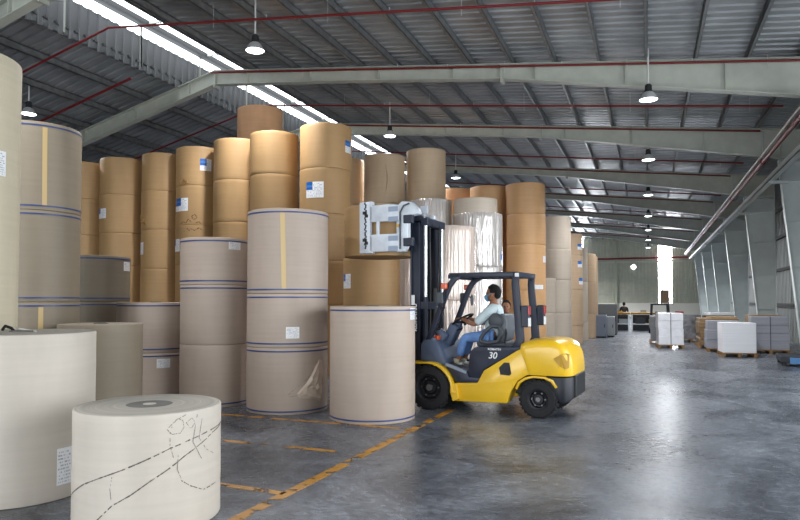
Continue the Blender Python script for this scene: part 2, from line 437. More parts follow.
STACKS = {
    'F0': (-5.303, 4.177, 0.62, [0, 1.412]),
    'F1': (-3.722, 4.07, 0.55, [0, 0.87]),
    'L': (-6.625, 4.395, 0.62, [0, 1.3, 4.17]),
    'K1': (-8.532, 6.943, 0.6, [0, 1.672, 2.981, 4.249]),
    'K2': (-9.815, 9.269, 0.62, [0, 0.8, 1.673, 2.518]),
    'K3': (-8.039, 8.909, 0.62, [0, 0.822, 1.659]),
    'K4': (-7.169, 6.879, 0.55, [0, 1.368]),
    'B': (-6.711, 8.811, 0.55, [0, 0.991, 1.945, 2.697]),
    'C': (-5.298, 8.779, 0.628, [0, 0.991, 1.796, 3.068]),
    'G': (-3.759, 8.592, 0.62, [0, 1.611]),
    'N7': (-7.003, 13.254, 0.6, [0, 0.5, 1.588, 2.594, 3.649, 4.687, 5.706]),
    'N6': (-8.345, 13.181, 0.575, [0, 0.5, 1.5, 2.55, 3.641, 4.64, 5.643]),
    'N5': (-9.58, 13.434, 0.59, [0, 0.55, 1.55, 2.6, 3.596, 4.628, 5.64]),
    'N4': (-10.901, 13.626, 0.585, [0, 0.5, 1.55, 2.6, 3.59, 4.603, 5.594]),
    'N3': (-12.035, 13.558, 0.535, [0, 0.5, 1.5, 2.51, 3.528, 4.537, 5.524]),
    'N2': (-13.19, 13.326, 0.565, [0, 0.5, 1.5, 2.6, 3.462, 4.471, 5.444]),
    'N1': (-14.30, 13.154, 0.535, [0, 0.5, 1.5, 2.6, 3.433, 4.402, 5.388]),
    'N8': (-10.501, 15.814, 0.65, [0, 1.1, 2.3, 3.5, 4.7, 5.9, 7.215]),
    'M1': (-5.483, 12.489, 0.6, [0, 0.5, 1.55, 2.576]),
    'W3': (-5.58, 14.782, 0.58, [0, 1.2, 2.7]),
    'P4': (-5.653, 16.984, 0.58, [0, 1.1, 2.2, 3.4, 4.468]),
    'P3': (-6.32, 18.553, 0.6, [0, 1.6, 3.2, 4.7, 6.253]),
    'P2': (-7.488, 18.005, 0.62, [0, 1.55, 3.1, 4.6, 6.062]),
    'P1': (-9.013, 18.413, 0.6, [0, 1.6, 3.2, 4.7, 6.157]),
    'P5': (-4.411, 17.142, 0.6, [0, 1.1, 2.2, 3.4, 4.444]),
    'W2': (-3.776, 14.825, 0.6, [0, 1.2, 2.476, 3.713]),
    'W1': (-3.938, 12.913, 0.6, [0, 1.7, 3.212]),
    'P6': (-6.019, 20.744, 0.6, [0, 1.3, 2.6, 3.9, 5.377]),
    'P7': (-4.725, 20.051, 0.6, [0, 1.3, 2.6, 3.9, 5.276]),
    'Q': (-3.487, 19.655, 0.6, [0, 1.0, 1.997, 3.365, 4.291, 5.219]),
    'R1': (-3.182, 23.788, 0.6, [0, 1.239, 2.411, 3.533, 4.694]),
    'S1': (-3.412, 21.734, 0.55, [0, 1.275, 2.421]),
    'R2': (-2.968, 25.83, 0.6, [0, 0.7, 2.084, 3.43, 4.259]),
    'R3': (-2.949, 27.844, 0.6, [0, 0.8, 2.444, 3.894]),
    'R4': (-2.775, 29.871, 0.6, [0, 1.1, 2.495, 3.203, 3.757]),
    'R5': (-2.816, 31.675, 0.6, [0, 0.9, 2.496, 3.763]),
}

# ------------------------------------------------------------------ paper rolls
def paper_material(name, col, rough=.55, var=.08, film=False, darkbands=True):
    m = bpy.data.materials.new(name); m.use_nodes = True
    nt = m.node_tree; N = nt.nodes; L = nt.links; b = N['Principled BSDF']
    tc = N.new('ShaderNodeTexCoord'); oi = N.new('ShaderNodeObjectInfo')
    off = N.new('ShaderNodeVectorMath'); off.operation = 'ADD'
    sc = N.new('ShaderNodeVectorMath'); sc.operation = 'SCALE'; sc.inputs[3].default_value = 37
    L.new(oi.outputs['Location'], sc.inputs[0]); L.new(tc.outputs['Object'], off.inputs[0]); L.new(sc.outputs['Vector'], off.inputs[1])
    def nz(st, s, d):
        mp = N.new('ShaderNodeMapping'); mp.inputs['Scale'].default_value = st; L.new(off.outputs['Vector'], mp.inputs['Vector'])
        n = N.new('ShaderNodeTexNoise'); n.inputs['Scale'].default_value = s; n.inputs['Detail'].default_value = d
        L.new(mp.outputs['Vector'], n.inputs['Vector']); return n
    n1 = nz((1, 1, .25), 3.0, 4); n2 = nz((.3, .3, 6), 4.0, 3)
    ad = N.new('ShaderNodeMath'); ad.operation = 'MULTIPLY_ADD'; ad.inputs[1].default_value = .45
    L.new(n2.outputs['Fac'], ad.inputs[0]); L.new(n1.outputs['Fac'], ad.inputs[2])
    r = N.new('ShaderNodeValToRGB'); L.new(ad.outputs['Value'], r.inputs['Fac'])
    c = lin(col); r.color_ramp.elements[0].position = .5; r.color_ramp.elements[1].position = .95
    r.color_ramp.elements[0].color = tuple(v * (1 - var) for v in c[:3]) + (1,)
    r.color_ramp.elements[1].color = tuple(min(1, v * (1 + var)) for v in c[:3]) + (1,)
    hv = N.new('ShaderNodeHueSaturation')
    mr = N.new('ShaderNodeMapRange'); L.new(oi.outputs['Random'], mr.inputs['Value'])
    mr.inputs['To Min'].default_value = .93; mr.inputs['To Max'].default_value = 1.06
    L.new(mr.outputs['Result'], hv.inputs['Value']); L.new(r.outputs['Color'], hv.inputs['Color'])
    L.new(hv.outputs['Color'], b.inputs['Base Color'])
    b.inputs['Roughness'].default_value = rough
    bp = N.new('ShaderNodeBump')
    if film:
        b.inputs['Coat Weight'].default_value = 1.0; b.inputs['Coat Roughness'].default_value = .06
        b.inputs['Roughness'].default_value = .35
        n3 = nz((1, 1, .03), 5.0, 3); n4 = nz((1, 1, .15), 25.0, 2)
        a2 = N.new('ShaderNodeMath'); a2.operation = 'MULTIPLY_ADD'; a2.inputs[1].default_value = .15
        L.new(n4.outputs['Fac'], a2.inputs[0]); L.new(n3.outputs['Fac'], a2.inputs[2])
        L.new(a2.outputs['Value'], bp.inputs['Height']); bp.inputs['Strength'].default_value = .8; bp.inputs['Distance'].default_value = .12
        L.new(bp.outputs['Normal'], b.inputs['Coat Normal']); L.new(bp.outputs['Normal'], b.inputs['Normal'])
        bp.inputs['Distance'].default_value = .13
        b.inputs['Metallic'].default_value = .35 if 'silver' in name else .1; b.inputs['Roughness'].default_value = .22
    else:
        L.new(ad.outputs['Value'], bp.inputs['Height']); bp.inputs['Strength'].default_value = .10; bp.inputs['Distance'].default_value = .03
        L.new(bp.outputs['Normal'], b.inputs['Normal'])
    return m
def roll_end_material(name, col):
    m = bpy.data.materials.new(name); m.use_nodes = True
    nt = m.node_tree; N = nt.nodes; L = nt.links; b = N['Principled BSDF']
    tc = N.new('ShaderNodeTexCoord'); sp = N.new('ShaderNodeVectorMath'); sp.operation = 'MULTIPLY'; sp.inputs[1].default_value = (1, 1, 0)
    L.new(tc.outputs['Object'], sp.inputs[0])
    ln = N.new('ShaderNodeVectorMath'); ln.operation = 'LENGTH'; L.new(sp.outputs['Vector'], ln.inputs[0])
    cb = N.new('ShaderNodeCombineXYZ'); L.new(ln.outputs['Value'], cb.inputs['X'])
    n = N.new('ShaderNodeTexNoise'); n.inputs['Scale'].default_value = 22; n.inputs['Detail'].default_value = 6; n.inputs['Roughness'].default_value = .8
    L.new(cb.outputs['Vector'], n.inputs['Vector'])
    r = N.new('ShaderNodeValToRGB'); L.new(n.outputs['Fac'], r.inputs['Fac']); c = lin(col)
    r.color_ramp.elements[0].position = .35; r.color_ramp.elements[1].position = .62
    r.color_ramp.elements[0].color = tuple(v * .6 for v in c[:3]) + (1,); r.color_ramp.elements[1].color = c
    L.new(r.outputs['Color'], b.inputs['Base Color']); b.inputs['Roughness'].default_value = .75
    bp = N.new('ShaderNodeBump'); bp.inputs['Strength'].default_value = .4; bp.inputs['Distance'].default_value = .01
    L.new(n.outputs['Fac'], bp.inputs['Height']); L.new(bp.outputs['Normal'], b.inputs['Normal'])
    return m
PM = {
 'grey': (paper_material('grey_liner_paper', (184, 168, 155)), roll_end_material('grey_roll_end', (176, 164, 150))),
 'olive_shaded': (paper_material('shaded_taupe_paper', (148, 136, 118)), roll_end_material('taupe_roll_end', (160, 148, 130))),  # side colour darkened to carry the shade on the left stacks
 'cream': (paper_material('cream_board', (208, 199, 187)), roll_end_material('cream_roll_end', (196, 190, 178))),
 'ivory': (paper_material('ivory_board', (204, 194, 170)), roll_end_material('ivory_roll_end', (190, 180, 158))),
 'kraft': (paper_material('brown_kraft_paper', (176, 141, 97)), roll_end_material('kraft_roll_end', (176, 138, 90))),
 'amber': (paper_material('orange_kraft_paper', (204, 160, 114)), roll_end_material('orange_roll_end', (186, 138, 92))),
 'rust': (paper_material('reddish_kraft_paper', (214, 168, 128)), roll_end_material('reddish_roll_end', (170, 126, 90))),
 'tan': (paper_material('tan_liner_paper', (188, 162, 134)), roll_end_material('tan_roll_end', (160, 138, 110))),
 'tanlight': (paper_material('light_tan_liner_paper', (208, 184, 154)), roll_end_material('light_tan_roll_end', (180, 158, 130))),
 'pale': (paper_material('pale_liner_paper', (188, 176, 161)), roll_end_material('pale_roll_end', (180, 168, 150))),
 'film': (paper_material('film_wrapped_paper', (222, 204, 192), film=True), roll_end_material('film_roll_end', (200, 184, 170))),
 'filmgrey': (paper_material('silvery_film_wrap', (206, 200, 196), film=True), roll_end_material('film_grey_roll_end', (196, 186, 176))),
}
M_strap = mat('blue_strap', (58, 76, 128), .4)
M_tape = mat('tan_tape', (206, 178, 126), .4)
M_core = mat('grey_core_board', (110, 108, 104), .8)
M_label_white = mat('white_string', (226, 224, 218), .6)
M_hole = mat('core_hole', (24, 22, 20), .9)
M_scuff = mat('black_scuff', (108, 100, 92), .8, 0, .4, 30)
M_torn = mat('torn_wrapper', (214, 196, 178), .5, 0, .12, 9, .5, 14)
M_torn_k = mat('torn_kraft', (196, 156, 100), .5, 0, .3, 14, .6, 20, col2=(120, 84, 44))

def label_material(name, blue):
    m = bpy.data.materials.new(name); m.use_nodes = True
    nt = m.node_tree; N = nt.nodes; L = nt.links; b = N['Principled BSDF']; b.inputs['Roughness'].default_value = .4
    uv = N.new('ShaderNodeUVMap'); sp = N.new('ShaderNodeSeparateXYZ'); L.new(uv.outputs['UV'], sp.inputs[0])
    def M(op, a, c=None):
        n = N.new('ShaderNodeMath'); n.operation = op
        for i, q in enumerate((a, c)):
            if q is None: continue
            if isinstance(q, (int, float)): n.inputs[i].default_value = q
            else: L.new(q, n.inputs[i])
        return n.outputs[0]
    U, V = sp.outputs['X'], sp.outputs['Y']
    row = M('FLOOR', M('MULTIPLY', V, 11)); fr = M('FRACT', M('MULTIPLY', V, 11))
    cb = N.new('ShaderNodeCombineXYZ'); L.new(M('MULTIPLY', U, 9), cb.inputs['X']); L.new(M('MULTIPLY', row, 3.7), cb.inputs['Y'])
    n = N.new('ShaderNodeTexNoise'); n.inputs['Scale'].default_value = 1.6; L.new(cb.outputs['Vector'], n.inputs['Vector'])
    ink = M('MULTIPLY', M('GREATER_THAN', n.outputs['Fac'], .5), M('GREATER_THAN', fr, .5))
    edge = M('MULTIPLY', M('GREATER_THAN', M('MULTIPLY', U, M('SUBTRACT', 1, U)), .07), M('GREATER_THAN', M('MULTIPLY', V, M('SUBTRACT', 1, V)), .05))
    ink = M('MULTIPLY', M('MULTIPLY', ink, edge), .55)
    mx = N.new('ShaderNodeMix'); mx.data_type = 'RGBA'; mx.inputs['A'].default_value = lin((248, 249, 252)); mx.inputs['B'].default_value = lin((96, 104, 124))
    L.new(ink, mx.inputs['Factor']); outc = mx.outputs['Result']
    if blue:
        sel = M('MULTIPLY', M('LESS_THAN', U, blue[0]), M('GREATER_THAN', V, blue[1]))
        band = M('MULTIPLY', M('GREATER_THAN', fr, .55), M('MULTIPLY', M('GREATER_THAN', V, .66), M('LESS_THAN', V, .8)))
        m3 = N.new('ShaderNodeMix'); m3.data_type = 'RGBA'; m3.inputs['A'].default_value = lin((24, 96, 178)); m3.inputs['B'].default_value = lin((140, 190, 230))
        L.new(M('MULTIPLY', band, .6), m3.inputs['Factor'])
        m2 = N.new('ShaderNodeMix'); m2.data_type = 'RGBA'; L.new(sel, m2.inputs['Factor'])
        L.new(outc, m2.inputs['A']); L.new(m3.outputs['Result'], m2.inputs['B']); outc = m2.outputs['Result']
    L.new(outc, b.inputs['Base Color']); return m
LAB = {'w': label_material('white_label', None), 'b': label_material('blue_white_label', (.56, .42)), 'B': label_material('blue_top_label', (.92, .55)),
       's': label_material('side_label', (.4, .5))}

def cyl_patch(name, r, a0, a1, z0, z1, m, parent, off=.003, nu=10, nv=2, wob=None, slant=0.0):
    """a curved patch lying on a roll's side (angles in degrees, z from the roll's base)"""
    mb = MB(); vs = []; uvs = []
    for j in range(nv + 1):
        for i in range(nu + 1):
            u, v = i / nu, j / nv
            a = radians(a0 + (a1 - a0) * u + slant * v); z = z0 + (z1 - z0) * v
            rr = r + off + (wob(u, v) if wob else 0)
            vs.append((rr * cos(a), rr * sin(a), z)); uvs.append((u, v))
    W = nu + 1
    fs = [(j * W + i, j * W + i + 1, (j + 1) * W + i + 1, (j + 1) * W + i) for j in range(nv) for i in range(nu)]
    me = bpy.data.meshes.new(name); me.from_pydata(vs, [], fs); me.materials.append(m)
    ul = me.uv_layers.new(name='UVMap')
    for lp in me.loops: ul.data[lp.index].uv = uvs[lp.vertex_index]
    me.polygons.foreach_set('use_smooth', [True] * len(me.polygons))
    o = bpy.data.objects.new(name, me); COL.objects.link(o); o.parent = parent
    return o
def scuff(name, r, pts, wd, parent, m, off=.002, gaps=.25, seed=1):
    """a thin dark mark along a polyline (degrees, z) on the roll's side"""
    rn = random.Random(seed); mb = MB(); P = []
    for i in range(len(pts) - 1):
        for k in range(8):
            t = k / 8; P.append((pts[i][0] * (1 - t) + pts[i + 1][0] * t, pts[i][1] * (1 - t) + pts[i + 1][1] * t))
    P.append(pts[-1])
    for i in range(len(P) - 1):
        if rn.random() < gaps: continue
        a, b = P[i], P[i + 1]; da = radians(b[0] - a[0]) * r; dz = b[1] - a[1]; l = hypot(da, dz) or 1
        n = (-dz / l, da / l); vs = []
        for q, w_ in ((a, wd * rn.uniform(.35, 1)), (b, wd * rn.uniform(.35, 1))):
            for s in (-.5, .5):
                an = radians(q[0]) + n[0] * w_ * s / r; z = q[1] + n[1] * w_ * s
                vs.append(((r + off) * cos(an), (r + off) * sin(an), z))
        mb.add(vs, [(0, 1, 3, 2)])
    return mb.build(name, m, parent)

ROLLMESH = {}
def roll_mesh(r, h, kind, seed):
    rn = random.Random(seed); mb = MB()
    e = .012
    nz_ = 14
    prof = [(r - e, 0), (r - .003, .004), (r, e)]
    for i in range(1, nz_):
        z = e + (h - 2 * e) * i / nz_; prof.append((r + rn.uniform(-.0012, .0012), z))
    prof += [(r, h - e), (r - .003, h - .004), (r - e, h)]
    mb.lathe(prof, 72)
    core = .075
    top = [(r - e, h), (r * .72, h + .0006), (r * .34, h), (core + .02, h)]
    mb.cur = 1; mb.lathe(top, 72)
    mb.lathe([(core + .02, h), (core + .015, h - .06), (core + .015, h - .5 * min(h, .6)), (.001, h - .5 * min(h, .6))], 72)
    mb.add([(( r - e) * cos(2 * pi * k / 72), (r - e) * sin(2 * pi * k / 72), 0) for k in range(72)], [tuple(range(71, -1, -1))])
    return mb
def make_roll(x, y, z, r, h, kind, label, group, seed=0):
    mb = roll_mesh(r, h, kind, seed)
    o = mb.build('paper_roll', list(PM[kind]), None, smooth=40, loc=(x, y, z))
    return tag(o, label, 'paper roll', group)
def strap(o, r, z, wd=.022):
    MB().lathe([(r + .0015, z - wd / 2), (r + .005, z - wd / 2), (r + .005, z + wd / 2), (r + .0015, z + wd / 2)], 72).build('strap', M_strap, o, smooth=50)
def core_ring(o, h, wide=False):
    if wide:
        mb = MB(); mb.lathe([(.001, h + .004), (.05, h + .004)], 24); mb.lathe([(.05, h + .004), (.052, h + .001)], 24); mb.build('core_plug', mat('pale_plug', (196, 190, 178), .7), o)
        MB().lathe([(.05, h + .002), (.17, h + .003), (.175, h + .001)], 40).build('core_disc', M_core, o); return
    mb = MB(); mb.lathe([(.095, h - .05), (.095, h + .012), (.08, h + .012), (.08, h - .05)], 32); c = mb.build('core_tube', M_core, o, smooth=40)

# for each stack: kind of paper, phrase that tells which stack it is, group, straps?
DESC = {
 'F0': ('cream', None, 'single rolls at the front', 0),
 'F1': ('cream', None, 'single rolls at the front', 0),
 'L': ('ivory', 'ivory stack cut by the left picture edge', 'tall ivory stack', 0),
 'K1': ('olive_shaded', 'taupe stack with tan tape stripes at far left', 'taupe stack with tan tape', 1),
 'K2': ('olive_shaded', 'dim taupe stack just right of the taped taupe stack', 'dim taupe stack', 1),
 'K3': ('grey', 'low grey two-roll stack left of the labelled three-roll stack', 'low grey stack', 1),
 'K4': ('olive_shaded', None, 'single rolls at the front', 0),
 'B': ('grey', 'blue-banded grey stack left of the tallest blue-banded stack', 'left blue-banded stack', 1),
 'C': ('grey', 'tallest blue-banded grey stack, second from the forklift', 'tallest blue-banded stack', 1),
 'G': ('grey', None, 'single rolls at the front', 1),
 'N7': ('kraft', 'rightmost tall kraft stack of the back row', 'kraft back row', 0),
 'N6': ('kraft', 'kraft stack just left of the rightmost kraft stack', 'kraft back row', 0),
 'N5': ('kraft', 'unlabelled kraft stack beside the one with three labels', 'kraft back row', 0),
 'N4': ('kraft', 'scratched kraft stack with blue labels', 'kraft back row', 0),
 'N3': ('kraft', 'kraft stack with torn left side, left of the blue-labelled one', 'kraft back row', 0),
 'N2': ('kraft', 'half-shaded kraft stack behind the low dim taupe stack', 'kraft back row', 0),
 'N1': ('kraft', 'darkest leftmost kraft stack of the back row', 'kraft back row', 0),
 'N8': ('rust', 'reddish-brown stack rising highest behind the kraft row', 'reddish stack behind the kraft row', 0),
 'M1': ('kraft', 'short kraft stack under the clamped roll', 'short kraft stack', 0),
 'W3': ('film', 'film-wrapped stack glimpsed left of the forklift mast', 'film-wrapped rolls', 0),
 'P4': ('filmgrey', 'silvery film-wrapped stack above the mast top', 'film-wrapped rolls', 0),
 'P3': ('tanlight', 'tan stack above the mast, right of the creased tan roll', 'tan rolls above the clamp', 0),
 'P2': ('tanlight', 'creased tan stack above the clamp', 'tan rolls above the clamp', 0),
 'P1': ('tanlight', 'dark tan stack behind the rightmost kraft stack', 'tan rolls above the clamp', 0),
 'P5': ('pale', 'pale beige stack behind the film-wrapped rolls', 'pale rolls behind the film', 0),
 'W2': ('filmgrey', 'shiny silvery film-wrapped stack behind the driver', 'film-wrapped rolls', 0),
 'W1': ('film', 'pinkish film-wrapped stack right of the mast', 'film-wrapped rolls', 0),
 'P6': ('rust', 'small-topped reddish stack at far back above the mast', 'reddish rolls at the far back', 0),
 'P7': ('amber', 'dark orange stack behind the tall orange stack', 'reddish rolls at the far back', 0),
 'Q': ('amber', 'tall bright orange kraft stack behind the forklift', 'tall orange stack', 0),
 'R1': ('pale', 'beige-grey stack right of the tall orange stack', 'aisle-side stacks', 0),
 'S1': ('pale', 'low beige stack at the foot of the tall orange stack', 'aisle-side stacks', 0),
 'R2': ('tan', 'tan stack with three white-blue labels along the aisle', 'aisle-side stacks', 0),
 'R3': ('pale', 'narrow-looking stack behind the three-label stack on the aisle', 'aisle-side stacks', 0),
 'R4': ('tan', 'second-last stack down the aisle before the grey cabinets', 'aisle-side stacks', 0),
 'R5': ('tan', 'last stack down the aisle before the grey cabinets', 'aisle-side stacks', 0),
}
POS = {1: ['single'], 2: ['bottom', 'top'], 3: ['bottom', 'middle', 'top'],
       4: ['bottom', 'second-lowest', 'second-highest', 'top'], 5: ['bottom', 'second-lowest', 'middle', 'second-highest', 'top'],
       6: ['bottom', 'second-lowest', 'third-lowest', 'third-highest', 'second-highest', 'top']}
SINGLE = {'F0': 'large cream roll with white label at the left, behind the scuffed roll',
          'F1': 'low cream roll with black scuff lines, nearest the camera',
          'K4': 'plain unbanded taupe roll between the big cream roll and the grey stacks',
          'G': 'single grey roll with two blue bands directly in front of the forklift wheel'}
ROLL = {}
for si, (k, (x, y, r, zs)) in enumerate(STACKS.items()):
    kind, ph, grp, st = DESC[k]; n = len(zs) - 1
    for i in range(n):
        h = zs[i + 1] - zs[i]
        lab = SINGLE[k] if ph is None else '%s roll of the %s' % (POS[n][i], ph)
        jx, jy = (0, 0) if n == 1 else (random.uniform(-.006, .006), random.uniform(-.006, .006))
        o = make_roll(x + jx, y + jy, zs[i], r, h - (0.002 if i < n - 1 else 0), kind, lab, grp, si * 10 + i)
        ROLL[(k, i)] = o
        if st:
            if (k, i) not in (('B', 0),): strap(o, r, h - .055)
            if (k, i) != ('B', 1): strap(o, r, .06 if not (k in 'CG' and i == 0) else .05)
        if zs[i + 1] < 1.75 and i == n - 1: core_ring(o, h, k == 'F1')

def at_z(k, z):
    zs = STACKS[k][3]
    return max(i for i in range(len(zs) - 1) if zs[i] <= z or i == 0)
def lab(k, i, a0, a1, z0, z1, kind='w', slant=0):
    i = at_z(k, (z0 + z1) / 2)
    x, y, r, zs = STACKS[k]; o = ROLL[(k, i)]
    return cyl_patch('label', r, a0, a1, z0 - zs[i], z1 - zs[i], LAB[kind], o, slant=slant)
def tape(k, i, a0, a1, z0, z1, slant=0):
    x, y, r, zs = STACKS[k]
    return cyl_patch('tape', r, a0, a1, z0 - zs[i], z1 - zs[i], M_tape, ROLL[(k, i)], nu=4, nv=8, slant=slant)
lab('F0', 0, -11.4, 1.4, .125, .435)
lab('L', 1, -6, 14.0, 2.94, 3.19)
lab('K2', 2, 7.5, 30, 2.25, 2.42)
lab('K3', 0, -46, -26, .57, .72)
lab('B', 2, -30.5, -7, 2.51, 2.645)
lab('C', 1, -61, -43, 1.13, 1.30)
lab('G', 0, -7.8, 15, 1.42, 1.585)
lab('N2', 3, -129, -89, 3.84, 4.1, 's'); 
lab('N3', 3, -136, -108, 2.88, 3.2, 'w')
lab('N4', 5, -50, -22, 4.98, 5.28, 'b')
lab('N4', 4, -128, -79, 3.95, 4.28, 'b')
lab('N4', 3, -138, -104, 2.93, 3.25, 's')
lab('N7', 5, -15, 9, 5.08, 5.36, 'B')
lab('N7', 4, -107.5, -66, 4.0, 4.36, 's')
lab('M1', 2, -143, -112, 1.94, 2.24, 's')
lab('Q', 2, -21, 2, 2.83, 3.02); lab('Q', 2, -66, -22, 2.02, 2.15)
lab('R2', 3, -41, -10, 3.64, 3.86, 'B'); lab('R2', 2, -41, -12, 2.96, 3.2, 'B'); lab('R2', 2, -35, 0, 2.3, 2.55, 'B')
lab('W2', 2, -10, 12, 2.52, 2.76, 's')
tape('C', 2, -67.5, -61, 1.86, 3.0, slant=-2.5)
tape('K1', 2, -32.5, -26.5, 3.04, 4.17, slant=-1); tape('K1', 0, -35, -29, .6, 1.6)
# scuffs and torn wrappers
F1 = ROLL[('F1', 0)]
for q, pts in enumerate([
 [(-131.7, .21), (-99.8, .37), (-83.6, .43), (-66.4, .49), (-48.2, .56), (-32.6, .62), (-16.5, .66), (1.2, .69), (36.6, .72)],
 [(-85.7, .13), (-73.5, .24), (-60.4, .31), (-46.6, .40), (-33.9, .47), (-20.7, .55), (-6.8, .61), (8.3, .67), (36.7, .72)]]):
    scuff('scuff_mark', .55, pts, .011, F1, M_scuff, gaps=.12, seed=q)
for q, pts in enumerate([
 [(-20.3, .85), (-28.3, .82), (-32.7, .75), (-32.6, .64), (-30, .55)], [(-24.6, .38), (-16.1, .32), (-3.0, .26), (14.6, .27)],
 [(-23.8, .39), (-27, .46), (-26.3, .56)], [(-73.8, .44), (-75.3, .36), (-74.3, .28)],
 [(-30.6, .80), (-26.8, .83), (-22.8, .81), (-21.8, .76), (-25.0, .72), (-31.2, .72), (-35.0, .76), (-30.5, .80)],
 [(-20, .79), (-15, .82), (-12, .78), (-16, .74), (-20, .79)], [(-5, .80), (-8, .66), (0, .56), (12, .5)], [(-10, .84), (-14, .64), (-4, .48)]]):
    scuff('scuff_mark', .55, pts, .005 if q != 1 else .009, F1, M_scuff, gaps=.3, seed=20 + q)
def crumple(k, i, poly, m, seed, amp=.03):
    """an irregular torn flap lying on the roll: polygon of (angle, z)"""
    i = at_z(k, sum(p[1] for p in poly) / len(poly))
    x, y, r, zs = STACKS[k]; rn = random.Random(seed); mb = MB()
    cx = sum(p[0] for p in poly) / len(poly); cz = sum(p[1] for p in poly) / len(poly)
    rings = 6; vs = []; fs = []; n = len(poly)
    for j in range(rings + 1):
        t = j / rings
        for (a, z) in poly:
            aa = a + (cx - a) * t; zz = z + (cz - z) * t
            d = .0015 if j == 0 else amp * abs(mnoise.noise(Vector((aa * .12 + seed, zz * 7, seed)))) + amp * .6 * rn.random()
            vs.append(((r + d) * cos(radians(aa)), (r + d) * sin(radians(aa)), zz - zs[i]))
    for j in range(rings):
        for q in range(n): fs.append((j * n + q, j * n + (q + 1) % n, (j + 1) * n + (q + 1) % n, (j + 1) * n + q))
    mb.add(vs, fs); return mb.build('torn_wrapper', m, ROLL[(k, i)], smooth=25)
crumple('C', 0, [(-47, .30), (-40, .38), (-33, .46), (-26, .56), (-18, .70), (-10, .80), (-3, .78), (-1, .6), (-4, .45), (-2, .3), (-9, .17), (-17, .20), (-25, .22), (-35, .23), (-43, .25)], M_torn, 3, .05)
scuff('scuff_mark', .628, [(-58, .30), (-45, .42), (-32, .52), (-20, .66)], .006, ROLL[('C', 0)], M_scuff, seed=5)
scuff('scuff_mark', .628, [(-56, .27), (-40, .29), (-20, .25)], .006, ROLL[('C', 0)], M_scuff, seed=6)
crumple('N4', 5, [(-108, 4.70), (-100, 4.74), (-90, 4.78), (-80, 4.72), (-76, 4.64), (-88, 4.60), (-100, 4.62)], M_torn_k, 4, .02)
for q, pts in enumerate([[(-100, 3.63), (-92, 3.68), (-84, 3.64), (-78, 3.74), (-70, 3.66)], [(-70, 3.8), (-62, 3.86), (-56, 3.78), (-64, 3.72), (-70, 3.8)],
                         [(-72, 3.5), (-62, 3.45), (-52, 3.52), (-44, 3.46)], [(-60, 3.63), (-52, 3.68), (-48, 3.63)], [(-90, 3.42), (-80, 3.5), (-74, 3.44)]]):
    i4 = 3 if max(p[1] for p in pts) < STACKS['N4'][3][4] else 4
    z0 = STACKS['N4'][3][i4]
    scuff('scuff_mark', STACKS['N4'][2], [(a, z - z0) for a, z in pts], .03, ROLL[('N4', i4)], mat('brown_scuff', (112, 76, 40), .8), seed=40 + q)
crumple('N3', 4, [(-136, 3.95), (-122, 3.98), (-112, 3.86), (-100, 3.78), (-92, 3.62), (-104, 3.66), (-118, 3.70), (-134, 3.68)], M_torn_k, 9, .03)
# long crease in the wrapper of one tan roll
x, y, r, zs = STACKS['P2']
mb = MB(); vs = []
for j in range(15):
    t = j / 14; z = 4.8 + t * .95 - zs[4 - 1] if False else 4.83 + t * .93 - zs[3]
    a = -66 + 7 * (1 - abs(2 * t - 1) ** 1.5)
    wv = .02 + 2.6 * sin(pi * t)
    for (da, d) in ((-wv, 0.0), (0, .035 * sin(pi * t) + .002), (wv * .25, 0.0)):
        vs.append(((r + d) * cos(radians(a + da)), (r + d) * sin(radians(a + da)), z))
mb.add(vs, [(3 * j + q, 3 * j + q + 1, 3 * j + q + 4, 3 * j + q + 3) for j in range(14) for q in range(2)])
k2 = 3
mb.build('wrapper_crease', PM['tanlight'][0], ROLL[('P2', k2)], smooth=60)
# dark strap end and string on the big cream roll's top
F0 = ROLL[('F0', 0)]
MB().tube([(-.30, .05, 1.425), (-.24, .03, 1.46), (-.20, .06, 1.44), (-.16, .05, 1.42)], .014, 8).build('loose_strap', M_hole, F0, smooth=60)
MB().tube([(-.22, .12, 1.44), (-.05, .10, 1.425), (.12, .06, 1.417)], .006, 6).build('string', M_label_white, F0, smooth=60)

# ------------------------------------------------------------------ forklift (local x = rearwards, -y = side towards the camera)
M_yel = mat('yellow_paint', (236, 190, 34), .35, 0, .05, 3, coat=.4)
M_yel_shade = mat('yellow_recess_shade', (176, 134, 16), .4)  # darker yellow paints the shadow inside the tail recess
M_navy = mat('navy_black_paint', (33, 41, 60), .45, 0, .1, 5)
M_slate = mat('slate_blue_plastic', (84, 98, 122), .5, 0, .08, 6)
M_black = mat('black_metal', (26, 27, 31), .5)
M_tyre = mat('black_rubber', (30, 30, 33), .8, 0, .15, 20, .3, 40)
M_rim = mat('dark_rim', (28, 30, 36), .45, .3)
M_chrome = mat('bright_steel', (214, 218, 222), .25, .9)
M_grey = mat('grey_vinyl', (110, 116, 124), .5)
M_greyd = mat('dark_grey_vinyl', (66, 72, 80), .5)
M_org = mat('orange_lens', (214, 82, 30), .25, coat=.5)
M_redl = mat('red_lens', (170, 40, 36), .25, coat=.5)
M_whl = mat('white_lens', (225, 228, 230), .25, coat=.5)
M_clamp = mat('pale_clamp_paint', (206, 214, 224), .4, .1, .1, 8)
M_clampb = mat('clamp_inset', (150, 164, 186), .4, .2)
M_lett = mat('white_lettering', (232, 234, 236), .5)
M_yfit = mat('yellow_fitting', (220, 170, 40), .4)

FL = (-3.13, 10.05, 0.0); FA = -.095
T = empty('forklift', FL, FA)
tag(T, 'yellow and navy forklift with roll clamp raised, carrying the driver', 'forklift')

